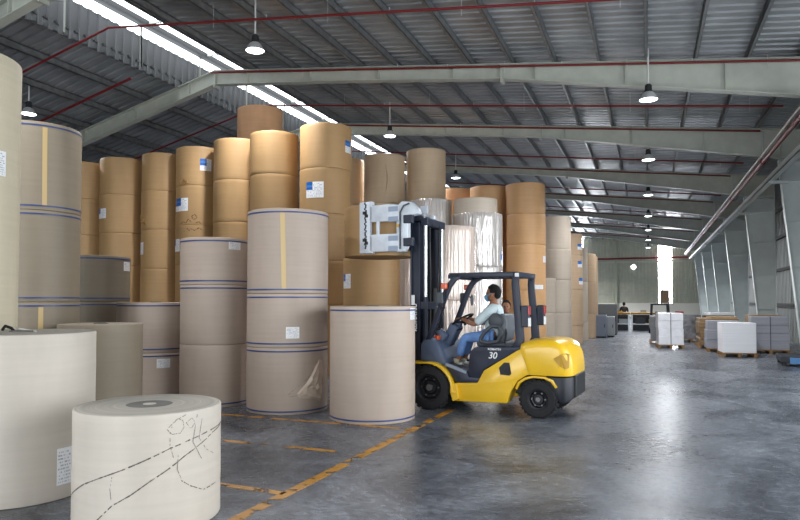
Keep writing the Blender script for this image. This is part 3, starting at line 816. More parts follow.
# chassis: yellow side bodies and belly
mb = MB()
side = [(.40, .16), (1.24, .18), (1.30, .36), (1.40, .52), (1.52, .60), (1.60, .62), (1.55, .80), (1.45, .99), (1.40, .965), (.88, .645), (.78, .46), (.46, .44), (.41, .36)]
mb.prism(side, -.56, -.30); mb.prism(side, .30, .56)
mb.prism([(.40, .24), (1.30, .24), (1.55, .62), (1.40, .70), (.60, .5)], -.30, .30)
body = mb.build('chassis', M_yel, T, smooth=35, bevel=.018)
# recess with black filler cap in the yellow side
mb = MB(); mb.prism([(1.14, .60), (1.12, .70), (1.20, .78), (1.28, .78), (1.31, .62), (1.28, .59)], -.568, -.55)
fr = mb.build('side_recess', M_black, T, bevel=.006)
MB().lathe([(.001, -.58), (.045, -.58), (.05, -.565)], 20, (1.25, 0, .66), 'y').build('filler_cap', M_rim, fr, smooth=40)
# counterweight, rounded in plan and over the top
def cw_section(l0, zt, zb, hw, rc=.12):
    P = []
    P += [(-hw, zb), (-hw, zt - rc)]
    for q in range(1, 6): a = pi - q * pi / 12; P.append((-hw + rc + rc * cos(a), zt - rc + rc * sin(a)))
    P += [(0, zt + .015)]
    for q in range(5, 0, -1): a = q * pi / 12; P.append((hw - rc + rc * cos(a), zt - rc + rc * sin(a)))
    P += [(hw, zt - rc), (hw, zb)]
    return [(l0, y, z) for (y, z) in P]
def loft(secs):
    mb = MB(); n = len(secs[0]); vs = [v for s_ in secs for v in s_]; fs = []
    for i in range(len(secs) - 1):
        for k in range(n):
            fs.append((i * n + k, i * n + (k + 1) % n, (i + 1) * n + (k + 1) % n, (i + 1) * n + k))
    fs.append(tuple(range(n - 1, -1, -1))); fs.append(tuple((len(secs) - 1) * n + k for k in range(n)))
    return mb.add(vs, fs)
top = [(1.44, 1.06, .57), (1.50, 1.10, .57), (1.70, 1.125, .57), (1.88, 1.13, .57), (1.97, 1.11, .565), (2.05, 1.07, .55), (2.11, 1.00, .52), (2.15, .93, .47), (2.175, .84, .42)]
secs = []
for l, zt, hw in top:
    s_ = cw_section(l, zt, .615, hw)
    secs.append(s_)
# the front edge of the counterweight leans: follow the seam line
secs[0] = [(1.44 + max(0, (.98 - z)) * .38, y, z) for (_, y, z) in secs[0]]
secs[1] = [(1.52 + max(0, (.98 - z)) * .34, y, z) for (_, y, z) in secs[1]]
cw = loft(secs).build('counterweight', M_yel, T, smooth=40, bevel=.01)
# lower dark part of the counterweight
low = [(1.80, .60, .36, .54), (1.95, .60, .30, .555), (2.03, .60, .235, .55), (2.09, .60, .24, .52), (2.14, .60, .27, .46), (2.165, .60, .30, .41)]
mb = MB(); secs = [[(l, -hw, zb), (l, -hw, zt), (l, hw, zt), (l, hw, zb)] for (l, zt, zb, hw) in low]
loft(secs).build('lower_counterweight', mat('black_counterweight', (22, 26, 36), .5), T, smooth=40, bevel=.012)
# tail recess on the counterweight corner
for s in (-1, 1):
    mb = MB()
    q = [(1.93, s * .573, .865), (2.03, s * .558, .93), (2.11, s * .524, .945), (2.14, s * .492, .93), (2.135, s * .498, .74), (2.09, s * .535, .715), (2.01, s * .564, .76)]
    q2 = [(x_, y_ + s * .004, z_) for (x_, y_, z_) in q]
    n = len(q); mb.add(q + q2, [tuple(range(n)), tuple(range(2 * n - 1, n - 1, -1))] + [(i, (i + 1) % n, n + (i + 1) % n, n + i) for i in range(n)])
    mb.build('tail_light_recess', M_yel_shade, cw)
# wheel arches behind rear wheel, inner frame
MB().box(1.3, 2.2, -.34, .34, .3, .62).build('rear_axle_housing', M_black, T, bevel=.02)
MB().box(-.12, .12, -.42, .42, .22, .50).build('front_axle', M_black, T, bevel=.02)
for s in (-1, 1):
    mb = MB(); arc = [(1.36 + 0.0, .40), (1.40, .50), (1.50, .575), (1.62, .605), (1.80, .60), (1.92, .56), (1.98, .46), (1.95, .44), (1.88, .53), (1.78, .57), (1.63, .575), (1.52, .545), (1.43, .48), (1.39, .39)]
    mb.prism(arc, s * .40, s * .56) if s > 0 else mb.prism(arc, -.56, -.40)
    mb.build('rear_arch', M_yel, T, bevel=.006, smooth=40)
# dark side panels / seat hood / step
mb = MB()
mb.prism([(.62, .56), (.66, .92), (.74, .99), (1.36, 1.01), (1.50, 1.02), (1.45, .985), (1.39, .955), (.885, .66), (.82, .53), (.74, .52)], -.555, .555)
hood = mb.build('engine_hood', M_navy, T, bevel=.025, smooth=35)
text_mesh('capacity_number', '30', .135, M_lett, T, Matrix.Translation((1.02, -.558, 0.872)) @ Matrix.Rotation(radians(90), 4, 'X'), .002, .2, .0015)
text_mesh('maker_lettering', 'KOMATSU', .042, M_lett, T, Matrix.Translation((1.05, -.558, 0.968)) @ Matrix.Rotation(radians(90), 4, 'X'), .002, 0, .0012, 1.05)
mb = MB(); mb.prism([(.30, .72), (.62, .61), (.64, .54), (.82, .53), (.78, .455), (.45, .44), (.40, .50), (.27, .67)], -.555, -.30); mb.build('entry_step', M_navy, T, bevel=.012, smooth=35); mb = MB()
mb.prism([(.30, .72), (.62, .61), (.64, .54), (.82, .53), (.78, .455), (.45, .44), (.40, .50), (.27, .67)], .30, .555)
mb.build('entry_step', M_navy, T, bevel=.012, smooth=35)
MB().prism([(-.02, .665), (.66, .665), (.66, .60), (.30, .60), (-.02, .60)], -.50, .50).build('floor_plate', M_greyd, T, bevel=.006)
mb = MB(); mb.prism([(.27, .735), (.61, .625), (.60, .58), (.26, .69)], -.57, -.50); mb.build('step_edge', mat('grey_step_edge', (140, 150, 166), .5), T, bevel=.008)
# cowl and steering column
mb = MB(); mb.prism([(-.20, .74), (-.20, 1.0), (-.12, 1.10), (-.02, 1.12), (.12, 1.02), (.24, .76), (.28, .70), (.16, .66)], -.50, .50)
mb.build('front_cowl', M_slate, T, bevel=.05, seg=3, smooth=50)
mb = MB(); mb.bar((.06, 0, .98), (.245, 0, 1.31), .26, .17); mb.bar((.20, 0, 1.22), (.30, 0, 1.36), .12, .10)
mb.bar((-.02, -.2, 1.06), (.10, -.2, 1.2), .12, .2)
col = mb.build('steering_column', M_slate, T, bevel=.04, seg=3, smooth=50)
mb = MB(); C0 = Vector((.335, 0, 1.385)); ax = Vector((-.50, 0, .866)).normalized(); e1 = Vector((0, 1, 0)); e2 = ax.cross(e1)
mb.tube([C0 + e1 * (.185 * cos(2 * pi * k / 28)) + e2 * (.185 * sin(2 * pi * k / 28)) for k in range(29)], .016, 8, caps=False)
for a in (0.5, 2.6, 4.7): mb.tube([C0 - ax * .04, C0 + e1 * (.18 * cos(a)) + e2 * (.18 * sin(a))], .012, 6)
mb.ball(C0 - ax * .03, .04, 12, 8); mb.tube([C0 - ax * .1, C0 - ax * .02], .025, 8)
mb.build('steering_wheel', M_black, T, smooth=60)
MB().tube([(.25, -.06, 1.2), (.36, -.2, 1.24), (.42, -.24, 1.25)], .012, 8).build('direction_lever', M_black, T, smooth=60)
mb = MB(); mb.box(-.02, .06, -.36, -.22, 1.06, 1.14); mb.build('red_signal_lamp', M_org, T, bevel=.015)
MB().tube([(.02, -.28, 1.12), (-.02, -.3, 1.22), (-.06, -.34, 1.24)], .012, 8).build('cowl_lever', M_black, T, smooth=60)
# wheels
def wheel(x, y, R, wd, rr, out):
    mb = MB(); h = wd / 2
    prof = [(rr, -h * .8), (rr + .02, -h), (R * .9, -h), (R - .012, -h * .86), (R, -h * .6), (R, h * .6), (R - .012, h * .86), (R * .9, h), (rr + .02, h), (rr, h * .8)]
    mb.lathe(prof, 48, (0, 0, 0), 'y')
    n = 26
    for k in range(n):
        a = 2 * pi * k / n
        for s in (-1, 1):
            Mx = Matrix.Rotation(a + (s * .06), 4, 'Y') @ Matrix.Translation((R, s * h * .5, 0))
            mb.box(-.012, .010, -h * .42, h * .42, -.022, .022, Mx)
    o = mb.build('tyre', M_tyre, T, smooth=40, loc=(x, y, R))
    mb = MB(); mb.lathe([(rr + .004, -h * .85), (rr - .012, -h * .8), (rr - .03, -h * .35), (rr * .62, -h * .30), (rr * .5, -h * .5), (.001, -h * .52)], 32, (0, 0, 0), 'y')
    mb.lathe([(rr + .004, h * .85), (rr - .012, h * .8), (rr - .03, h * .35), (.001, h * .3)], 32, (0, 0, 0), 'y')
    rim = mb.build('rim', M_rim, o, smooth=40)
    mw = mat('worn_bolt', (112, 112, 116), .4, .6)
    for k in range(6):
        a = 2 * pi * k / 6; MB().lathe([(.001, -.014), (.014, -.014), (.014, .01)], 8, (rr * .74 * cos(a), -h * .32, rr * .74 * sin(a)), 'y').build('wheel_bolt', mw, o, smooth=40)
    MB().lathe([(.001, -.03), (rr * .26, -.03), (rr * .3, 0)], 16, (0, -h * .5, 0), 'y').build('hub', mw, o, smooth=40)
    return o
for s in (-1, 1):
    wheel(0, s * .50, .345, .23, .19, s); wheel(1.70, s * .49, .27, .18, .135, s)
# yellow front fenders
for s in (-1, 1):
    mb = MB(); arc = []
    for k in range(10):
        a = radians(100 - k * 11.5); arc.append((.00 + .41 * cos(a) , .345 + .40 * sin(a)))
    arc = [(-.30, .735)] + arc + [(.46, .30)]
    inner = [(p[0] - .028, p[1] - .03) for p in arc][::-1]
    y0, y1 = (-.63, -.36) if s < 0 else (.36, .63)
    mb.prism(arc + inner, y0, y1)
    fd = mb.build('front_fender', M_yel, T, bevel=.008, smooth=40)
    mb = MB(); mb.prism([(.40, .16), (.36, .30), (.36, .42), (.46, .44), (.5, .2)], min(y0, y1) + .02, max(y0, y1) - .02)
    mb.build('fender_skirt', M_yel, fd, bevel=.008)
# overhead guard -----------------------------------------------------------
def pillar(pts, wds, y, wy, name='guard_pillar', m=M_navy):
    mb = MB(); n = len(pts); vs = []
    for i, p in enumerate(pts):
        a = Vector(pts[max(i - 1, 0)]); b = Vector(pts[min(i + 1, n - 1)]); d = (b - a).normalized(); q = Vector((-d.y, d.x)) * wds[i] / 2
        for (t, yy) in ((1, -1), (1, 1), (-1, 1), (-1, -1)):
            vs.append((p[0] + q.x * t, y + yy * wy / 2, p[1] + q.y * t))
    fs = [(3, 2, 1, 0), tuple((n - 1) * 4 + k for k in range(4))]
    for i in range(n - 1):
        for k in range(4): fs.append((i * 4 + k, i * 4 + (k + 1) % 4, (i + 1) * 4 + (k + 1) % 4, (i + 1) * 4 + k))
    mb.add(vs, fs); return mb.build(name, m, T, bevel=.01, smooth=35)
fp = [(-.10, .98), (.02, 1.25), (.13, 1.52), (.22, 1.76), (.30, 1.93), (.38, 2.03), (.48, 2.075)]
rp = [(1.34, .98), (1.41, 1.10), (1.39, 1.40), (1.36, 1.70), (1.34, 1.95), (1.35, 2.06)]
for s in (-1, 1):
    pillar(fp, [.085] * 7, s * .46, .07); pillar(rp, [.12, .12, .115, .105, .10, .095], s * .44, .085)
mb = MB()
for s in (-1, 1): mb.box(.30, 1.39, s * .45 - .045, s * .45 + .045, 2.045, 2.12)
mb.box(.28, .36, -.495, .495, 2.03, 2.10); mb.box(1.31, 1.40, -.495, .495, 2.04, 2.12)
for x in (.52, .68, .84, 1.0, 1.16): mb.box(x - .02, x + .02, -.48, .48, 2.06, 2.11)
mb.build('overhead_guard', M_navy, T, bevel=.012, smooth=35)
mb = MB(); mb.box(1.35, 1.41, -.499, -.495, 2.045, 2.10); mb.build('guard_sticker', M_lett, T)
# work lamps on rear pillars
for s in (-1, 1):
    b = empty('rear_lamp', (1.50, s * .46, 1.46)); b.parent = T
    MB().box(-.06, .05, -.06, .06, -.16, .16).build('lamp_housing', M_navy, b, bevel=.015)
    MB().box(.048, .064, -.06, .06, .02, .15).build('red_lens', M_redl, b, bevel=.006)
    MB().box(.048, .064, -.06, .06, -.15, -.02).build('white_lens', M_whl, b, bevel=.006)
# front signal lamps on stalks, head lamps, mirrors
for s in (-1, 1):
    x0 = .25 if s < 0 else .20
    b = empty('front_lamp', (x0, s * .56, 1.80)); b.parent = T
    MB().box(-.045, .045, -.04, .04, .07, .16).build('orange_lens', M_org, b, bevel=.014)
    MB().box(-.12, -.02, -.04, .04, -.16, .02).build('headlamp', M_greyd, b, bevel=.02)
    MB().tube([(.0, 0, .06), (-.03, -s * .05, -.20), (-.08, -s * .10, -.36)], .012, 8).build('stalk', M_black, b, smooth=50)
mb = MB(); mb.tube([(.16, -.53, 1.60), (.24, -.62, 1.52), (.26, -.63, 1.34), (.18, -.58, 1.25), (.06, -.52, 1.22)], .011, 8); mb.build('grab_handle', M_black, T, smooth=50)
mb = MB(); mb.ball((.29, .56, 1.70), (.02, .055, .10), 14, 10); mb.tube([(.29, .55, 1.72), (.22, .50, 1.8)], .01, 6); mb.build('side_mirror', M_greyd, T, smooth=50)
# seat
mb = MB(); mb.box(.66, 1.14, -.25, .25, .97, 1.06); seat = mb.build('seat_cushion', M_greyd, T, bevel=.035, seg=3, smooth=50)
mb = MB(); mb.prism([(.98, 1.04), (1.04, 1.03), (1.12, 1.10), (1.15, 1.36), (1.12, 1.47), (1.05, 1.50), (1.00, 1.42), (1.00, 1.2)], -.25, .25)
mb.build('seat_backrest', mat('seat_grey', (92, 98, 106), .45), T, bevel=.04, seg=3, smooth=50)
for s in (-1, 1):
    mb = MB()
    P = [(.74, s * .29, 1.10), (.80, s * .29, 1.20), (.92, s * .29, 1.30), (1.04, s * .29, 1.30), (1.08, s * .29, 1.20), (1.02, s * .29, 1.07), (.86, s * .29, 1.04), (.74, s * .29, 1.06), (.74, s * .29, 1.10)]
    mb.tube(P, .032, 8)
    mb.ball((.98, s * .27, 1.38), (.12, .03, .12), 14, 10)
    mb.build('seat_side_guard', M_greyd, T, smooth=60)
mb = MB(); mb.tube([(1.10, -.22, 1.34), (1.14, -.24, 1.2), (1.12, -.27, 1.04)], .014, 6); mb.build('seat_belt', M_black, T, smooth=50)
# mast ----------------------------------------------------------------------
MZ = 3.05
def rail(x0, x1, y, wy, z0, z1, web, name):
    mb = MB(); mb.box(x0, x1, y - web / 2, y + web / 2, z0, z1)
    mb.box(x0, x0 + .03, y - wy / 2, y + wy / 2, z0, z1); mb.box(x1 - .03, x1, y - wy / 2, y + wy / 2, z0, z1)
    return mb.build(name, M_navy, T, bevel=.004)
for s in (-1, 1):
    rail(-.42, -.25, s * .33, .10, .12, 2.95, .025, 'outer_mast_rail')
    rail(-.40, -.23, s * .235, .09, .18, MZ, .025, 'inner_mast_rail')
    mb = MB(); mb.tube([(-.17, s * .33, .25), (-.17, s * .33, 1.75)], .042, 14); cyl_ = mb.build('lift_cylinder', M_navy, T, smooth=50)
    mb = MB(); mb.tube([(-.17, s * .33, 1.74), (-.17, s * .33, 2.98)], .028, 14); mb.build('piston_rod', M_chrome, cyl_, smooth=50)
    mb = MB(); z = .9
    while z < 2.95:
        mb.box(-.20, -.185, s * .12 - .02, s * .12 + .02, z, z + .03); mb.box(-.197, -.188, s * .12 - .008, s * .12 + .008, z, z + .05); z += .05
    mb.build('lift_chain', M_black, T)
    MB().tube([(-.16, s * .19, .8), (-.15, s * .19, 2.0), (-.16, s * .20, 2.9), (-.22, s * .2, 2.98)], .018, 8).build('hydraulic_hose', M_black, T, smooth=50)
for (z, x0, x1, y_, h_) in ((2.90, -.24, -.12, .37, .12), (1.55, -.25, -.12, .37, .12), (.75, -.25, -.12, .37, .12), (.28, -.26, -.12, .37, .12), (2.98, -.40, -.25, .31, .09)):
    MB().box(x0, x1, -y_, y_, z, z + h_).build('mast_crossmember', M_navy, T, bevel=.008)
MB().tube([(-.16, 0, .3), (-.16, 0, 1.9)], .055, 16).build('centre_lift_cylinder', M_black, T, smooth=50)
mb = MB(); mb.lathe([(.001, -.02), (.06, -.02), (.06, .02), (.001, .02)], 20, (-.17, -.14, 2.93), 'y'); mb.lathe([(.001, -.02), (.06, -.02), (.06, .02), (.001, .02)], 20, (-.17, .14, 2.93), 'y')
mb.build('chain_pulley', M_black, T, smooth=50)
for s in (-1, 1): MB().bar((-.18, s * .40, .72), (.05, s * .36, .62), .07, .07).build('tilt_cylinder', M_black, T, bevel=.01)
text_mesh('mast_lettering', 'KOMATSU', .095, M_lett, T, Matrix.Translation((-.335, -.384, 1.42)) @ Matrix.Rotation(radians(90), 4, 'X') @ Matrix.Rotation(radians(90), 4, 'Z'), .002, 0, .004)
MB().box(-.40, -.34, -.384, -.380, 1.62, 1.78).build('mast_sticker', M_lett, T)
# roll clamp ----------------------------------------------------------------
CZ = 2.88
mb = MB(); mb.box(-.53, -.45, -.48, .48, CZ - .36, CZ - .26); mb.box(-.53, -.45, -.48, .48, CZ + .16, CZ + .26)
for y in (-.4, -.15, .15, .4): mb.box(-.52, -.43, y - .04, y + .04, CZ - .36, CZ + .26)
mb.build('clamp_carriage', M_navy, T, bevel=.01)
mb = MB(); mb.lathe([(.001, -.55), (.30, -.55), (.30, -.60), (.001, -.60)], 28, (0, 0, CZ - .05), 'x'); mb.build('rotator', M_clamp, T, smooth=40, bevel=.01)
def clamp_arm(s):
    """pale arm with an upper and a lower blade, window openings, ribbed pad"""
    y0, y1 = (-.745, -.70) if s < 0 else (.70, .745)
    mb = MB()
    outl_t = [(-.98, CZ + .07), (-.98, CZ + .335), (-.62, CZ + .345), (-.44, CZ + .32), (-.44, CZ + .07)]
    outl_b = [(-.98, CZ - .13), (-.98, CZ - .41), (-.44, CZ - .41), (-.44, CZ - .13)]
    mb.prism(outl_t, y0, y1); mb.prism(outl_b, y0, y1)
    mb.box(-.855, -.80, y0, y1, CZ - .14, CZ + .08)
    arm = mb.build('clamp_arm', M_clamp, T, bevel=.012, smooth=35)
    mb = MB()
    pad = [(-1.16, CZ - .43), (-1.165, CZ + .40), (-.93, CZ + .41), (-.92, CZ + .10), (-.97, CZ + .08), (-.97, CZ - .14), (-.92, CZ - .16), (-.92, CZ - .43)]
    mb.prism(pad, y0 + s * .02, y1 - s * .06 if s < 0 else y1 - .06) if False else mb.prism(pad, min(y0, y1) + (.0 if s < 0 else -.05), max(y0, y1) + (.05 if s < 0 else .0))
    p = mb.build('contact_pad', M_clamp, arm, bevel=.012, smooth=35)
    mb = MB(); yy = (y0 - .004, y0 + .002) if s < 0 else (y1 - .002, y1 + .004)
    z = CZ - .36; i = 0
    while z < CZ + .36:
        mb.box(-1.06 + .012 * sin(i * 2.3), -1.035 + .012 * sin(i * 2.3), yy[0], yy[1], z, z + .035); z += .03; i += 1
    for zz in (CZ + .2, CZ - .24):
        mb.box(-1.10, -1.02, yy[0], yy[1], zz, zz + .05); mb.box(-1.06, -1.0, yy[0], yy[1], zz - .05, zz)
    mb.build('pad_spring', M_black, arm)
    for zz in (CZ + .25, CZ + .09, CZ - .215, CZ - .375):
        MB().box(-.63, -.46, yy[0], yy[1], zz - .03, zz + .05).build('arm_inset', M_clampb, arm)
    # curved knuckle joining the arm to the carriage
    mb = MB()
    kn = [(-.50, CZ - .43), (-.50, CZ + .30), (-.40, CZ + .38), (-.24, CZ + .36), (-.12, CZ + .24), (-.10, CZ + .16), (-.24, CZ + .14), (-.30, CZ + .06), (-.30, CZ - .30), (-.36, CZ - .42)]
    if s > 0: kn = [(-.50, CZ - .43), (-.50, CZ + .30), (-.44, CZ + .32), (-.42, CZ + .2), (-.42, CZ - .40)]
    mb.prism(kn, y0 + .012 if s < 0 else y0 - .10, y1 + .10 if s < 0 else y1 - .012)
    k_ = mb.build('arm_knuckle', M_clamp, arm, bevel=.02, seg=2, smooth=35)
    # link from the knuckle back to the carriage
    mb = MB()
    for zz in (CZ + .20, CZ - .31):
        a = min(s * .42, s * .70); b_ = max(s * .42, s * .70); mb.box(-.50, -.42, a, b_, zz - .05, zz + .05)
    mb.build('arm_link', M_clamp, arm, bevel=.008)
    if s > 0: return
    mb = MB(); mb.tube([(-.42, yy[0], CZ - .38), (-.42, yy[0], CZ + .2), (-.36, yy[0], CZ + .30), (-.26, yy[0], CZ + .33)], .012, 6); mb.build('arm_hose', M_greyd, arm, smooth=50)
    for zz in (CZ + .02, CZ - .34): MB().box(-.36, -.20, yy[0] - .02, yy[1] + .06, zz, zz + .13).build('pivot_block', M_navy, arm, bevel=.012)
    mb = MB(); mb.box(-.475, -.44, yy[0] - .012, yy[1], CZ - .03, CZ + .01); mb.build('hose_fitting', M_yfit, arm)
clamp_arm(-1); clamp_arm(1)
mb = MB(); mb.box(-.26, -.14, -.33, -.30, 3.10, 3.22); mb.box(-.21, -.19, -.32, -.30, 3.02, 3.12); mb.build('mast_plate', M_clamp, T)

# the roll held in the clamp (own thing) -------------------------------------
def fworld(l, y, z): return Matrix.Translation(FL) @ Matrix.Rotation(FA, 4, 'Z') @ Vector((l, y, z))
p = fworld(-1.19, 0, 2.43)
held = make_roll(p.x, p.y, p.z, .605, .84, 'kraft', 'brown kraft roll gripped in the raised forklift clamp', 'clamped roll', 99)
cyl_patch('label', .605, -176, -156, .30, .60, LAB['s'], held)

# ------------------------------------------------------------------ people
M_skin = mat('skin', (150, 104, 80), .55)
M_hair = mat('black_hair', (14, 13, 14), .95, 0, .3, 60, .6, 90)
M_shirt = mat('pale_blue_shirt', (196, 212, 216), .75, 0, .06, 10, .4, 18)
M_jean = mat('blue_denim', (108, 146, 204), .8, 0, .12, 14, .4, 25)
M_shoe = mat('pale_trainer', (206, 200, 170), .6)
M_sole = mat('white_sole', (226, 226, 222), .6)
M_mask = mat('blue_face_mask', (120, 176, 214), .7)
M_eye = mat('eye', (30, 24, 22), .2)
def ring_chain(pts, r): return pts
def hand(J, B, tag_, wrist, dirv, upv, sidev, curl, s=1.0):
    """palm and five fingers as chains that branch from the wrist joint"""
    w = Vector(wrist); d = Vector(dirv).normalized(); u = Vector(upv).normalized(); q = Vector(sidev).normalized()
    pk = tag_ + 'palm'; pc = w + d * .045 * s
    J[pk] = (*pc, (.034 * s, .018 * s)); B.append((tag_ + 'wrist', pk))
    lens = (.062, .072, .068, .054)
    for i in range(4):
        off = (i - 1.5) * .0205 * s
        k0 = '%sf%d' % (tag_, i); a = pc + d * .042 * s + q * off; L = lens[i] * s
        d1 = (d * cos(curl) - u * sin(curl)); d2 = (d * cos(curl * 2.2) - u * sin(curl * 2.2)); d3 = (d * cos(curl * 3) - u * sin(curl * 3))
        J[k0 + 'a'] = (*a, .0095 * s); b = a + d1 * L * .45; J[k0 + 'b'] = (*b, .0088 * s)
        c = b + d2 * L * .32; J[k0 + 'c'] = (*c, .008 * s); e = c + d3 * L * .25; J[k0 + 'd'] = (*e, .0065 * s)
        B += [(pk, k0 + 'a'), (k0 + 'a', k0 + 'b'), (k0 + 'b', k0 + 'c'), (k0 + 'c', k0 + 'd')]
    a = pc - d * .01 * s - q * .036 * s; b = a + (d * .6 - q * .5 - u * .4).normalized() * .034 * s; c = b + (d * .7 - u * .7).normalized() * .026 * s
    J[tag_ + 'ta'] = (*a, .011 * s); J[tag_ + 'tb'] = (*b, .0095 * s); J[tag_ + 'tc'] = (*c, .007 * s)
    B += [(pk, tag_ + 'ta'), (tag_ + 'ta', tag_ + 'tb'), (tag_ + 'tb', tag_ + 'tc')]
def head_meshes(c, fwd, tilt=0.0, s=1.0):
    """skull, jaw, nose, ears around centre c looking along fwd (unit xy); returns MB parts for the body mesh and a matrix"""
    f = Vector((fwd[0], fwd[1], 0)).normalized(); q = Vector((-f.y, f.x, 0)); u = Vector((0, 0, 1))
    R = Matrix((( f.x, q.x, 0), (f.y, q.y, 0), (0, 0, 1)))
    def W(p): v = R @ Vector(p); return (c[0] + v.x * s, c[1] + v.y * s, c[2] + v.z * s)
    mb = MB(); n, m = 24, 18; vs = []
    for i in range(m + 1):
        t = i / m; ph = pi * t
        for k in range(n):
            a = 2 * pi * k / n; x = .098 * sin(ph) * cos(a); y = .077 * sin(ph) * sin(a); z = .118 * cos(ph)
            if z < 0: y *= 1 + z * 2.2; x = x * (1 + z * 1.0) + (-z) * .10 * (1 if True else 0) * .5
            if x > .06: x = .06 + (x - .06) * .82
            vs.append(W((x, y, z)))
    fs = [(i * n + k, (i + 1) * n + k, (i + 1) * n + (k + 1) % n, i * n + (k + 1) % n) for i in range(m) for k in range(n)]
    mb.add(vs, fs)
    nose = MB(); nose.add([W(p) for p in ((.086, 0, .03), (.088, .017, -.025), (.112, 0, -.02), (.088, -.017, -.025), (.094, 0, -.036))], [(0, 1, 2), (0, 2, 3), (1, 4, 2), (2, 4, 3)])
    ears = MB()
    for sd in (-1, 1): ears.ball(W((-.005, sd * .078, -.01)), (.02 * s, .012 * s, .032 * s), 10, 8)
    return [mb, nose, ears], W
def add_face(root, W, s, hair_len=0.0, mask=False):
    ey = MB()
    for sd in (-1, 1): ey.ball(W((.083, sd * .032, .012)), .011 * s, 10, 8)
    ey.build('eyes', M_eye, root, smooth=60)
    if not mask:
        mo = MB(); mo.add([W(p) for p in ((.098, -.024, -.062), (.100, 0, -.057), (.098, .024, -.062), (.1, 0, -.069))], [(0, 1, 2, 3)]); mo.build('mouth', mat('lips', (128, 70, 64), .5), root)
    h = MB(); n, m = 28, 14; vs = []; rn = random.Random(5)
    for i in range(m + 1):
        t = i / m
        for k in range(n):
            a = 2 * pi * k / n
            lim = 1.55 if cos(a) < .35 else (1.0 if cos(a) < .75 else .82)
            ph = lim * t
            w_ = 1 + .10 * mnoise.noise(Vector((cos(a) * 4, sin(a) * 4, t * 5))) + (.04 * rn.random())
            vs.append(W((.112 * w_ * sin(ph) * cos(a) - .012, .090 * w_ * sin(ph) * sin(a), .010 + .125 * w_ * cos(ph))))
    fs = [(i * n + k, (i + 1) * n + k, (i + 1) * n + (k + 1) % n, i * n + (k + 1) % n) for i in range(m) for k in range(n)]
    for i in range(m + 1):
        for k in range(n):
            v = vs[i * n + k]
    inner = [tuple(W((0, 0, .02))[j] + (v[j] - W((0, 0, .02))[j]) * .86 for j in range(3)) for v in vs]
    o = len(vs); fs += [(o + f[3], o + f[2], o + f[1], o + f[0]) for f in fs[:m * n]]
    fs += [(m * n + k, m * n + (k + 1) % n, o + m * n + (k + 1) % n, o + m * n + k) for k in range(n)]
    h.add(vs + inner, fs); h.build('hair', M_hair, root, smooth=80)
    if hair_len == 0:
        b = MB(); b.ball(W((-.062, 0, -.01)), (.055 * s, .072 * s, .062 * s), 16, 10); b.build('hair_back', M_hair, root, smooth=80)
    if mask:
        mk = MB(); n = 14; m = 8; vs = []
        for i in range(m + 1):
            for k in range(n + 1):
                a = -1.15 + 2.3 * k / n; z = -.012 - .095 * i / m
                rr = .104 - .022 * (i / m) ** 2 + .012 * sin(pi * i / m)
                vs.append(W((rr * cos(a) * 1.06 + .006, rr * sin(a) * .80, z)))
        Wd = n + 1; mk.add(vs, [(i * Wd + k, i * Wd + k + 1, (i + 1) * Wd + k + 1, (i + 1) * Wd + k) for i in range(m) for k in range(n)])
        mk.build('face_mask', M_mask, root, smooth=80)
        st = MB()
        for sd in (-1, 1): st.tube([W((.05, sd * .082, -.03)), W((.0, sd * .088, .012)), W((-.02, sd * .084, .0))], .003, 6)
        st.build('mask_strap', M_mask, root)

# driver, seated; local frame of the forklift (faces -x)
D = empty('person', FL, FA)
tag(D, 'seated forklift driver in pale shirt, blue jeans and face mask, hands on wheel', 'person')
hs = 1.12
Hc = (.845, 0, 1.795)
headp, W = head_meshes(Hc, (-1, 0), 0, hs)
J = {'pelvis': (.86, 0, 1.13, (.125, .105)), 'waist': (.86, 0, 1.29, (.125, .105)), 'chest': (.86, 0, 1.48, (.15, .12)), 'neckb': (.87, 0, 1.60, (.075, .065)), 'neck': (.86, 0, 1.67, .055), 'headc': (.86, 0, 1.74, .055)}
B = [('pelvis', 'waist'), ('waist', 'chest'), ('chest', 'neckb'), ('neckb', 'neck'), ('neck', 'headc')]
arm = {}
for s, t in ((-1, 'n'), (1, 'f')):
    J[t + 'sh'] = (.87, s * .185, 1.545, .06); J[t + 'el'] = (.63, s * .23, 1.32, .042); J[t + 'fa'] = (.52, s * .20, 1.345, .038)
    J[t + 'wrist'] = (.40, s * .165, 1.40, .026)
    B += [('neckb', t + 'sh'), (t + 'sh', t + 'el'), (t + 'el', t + 'fa'), (t + 'fa', t + 'wrist')]
    hand(J, B, t, J[t + 'wrist'][:3], (-.9, -s * .15, .12), (.15, 0, 1), (0, s, 0), .55, 1.0)
    J[t + 'hip'] = (.84, s * .10, 1.12, .085); J[t + 'kn'] = (.43, s * .13, 1.10, .062); J[t + 'cf'] = (.38, s * .13, .95, .055); J[t + 'an'] = (.33, s * .13, .765, .04)
    J[t + 'ft'] = (.18, s * .14, .715, .032)
    B += [('pelvis', t + 'hip'), (t + 'hip', t + 'kn'), (t + 'kn', t + 'cf'), (t + 'cf', t + 'an'), (t + 'an', t + 'ft')]
skin_mesh('body', J, B, 'pelvis', M_skin, D, 2, headp)
add_face(D, W, hs, mask=True)
JS = {'a': (.87, 0, 1.10, (.155, .135)), 'b': (.865, 0, 1.28, (.165, .15)), 'c': (.865, 0, 1.46, (.19, .165)), 'd': (.87, 0, 1.60, (.10, .09))}
BS = [('a', 'b'), ('b', 'c'), ('c', 'd')]
for s, t in ((-1, 'n'), (1, 'f')):
    JS[t + '1'] = (.87, s * .19, 1.54, .085); JS[t + '2'] = (.76, s * .22, 1.43, .08); JS[t + '3'] = (.64, s * .23, 1.33, .07)
    BS += [('d', t + '1'), (t + '1', t + '2'), (t + '2', t + '3')]
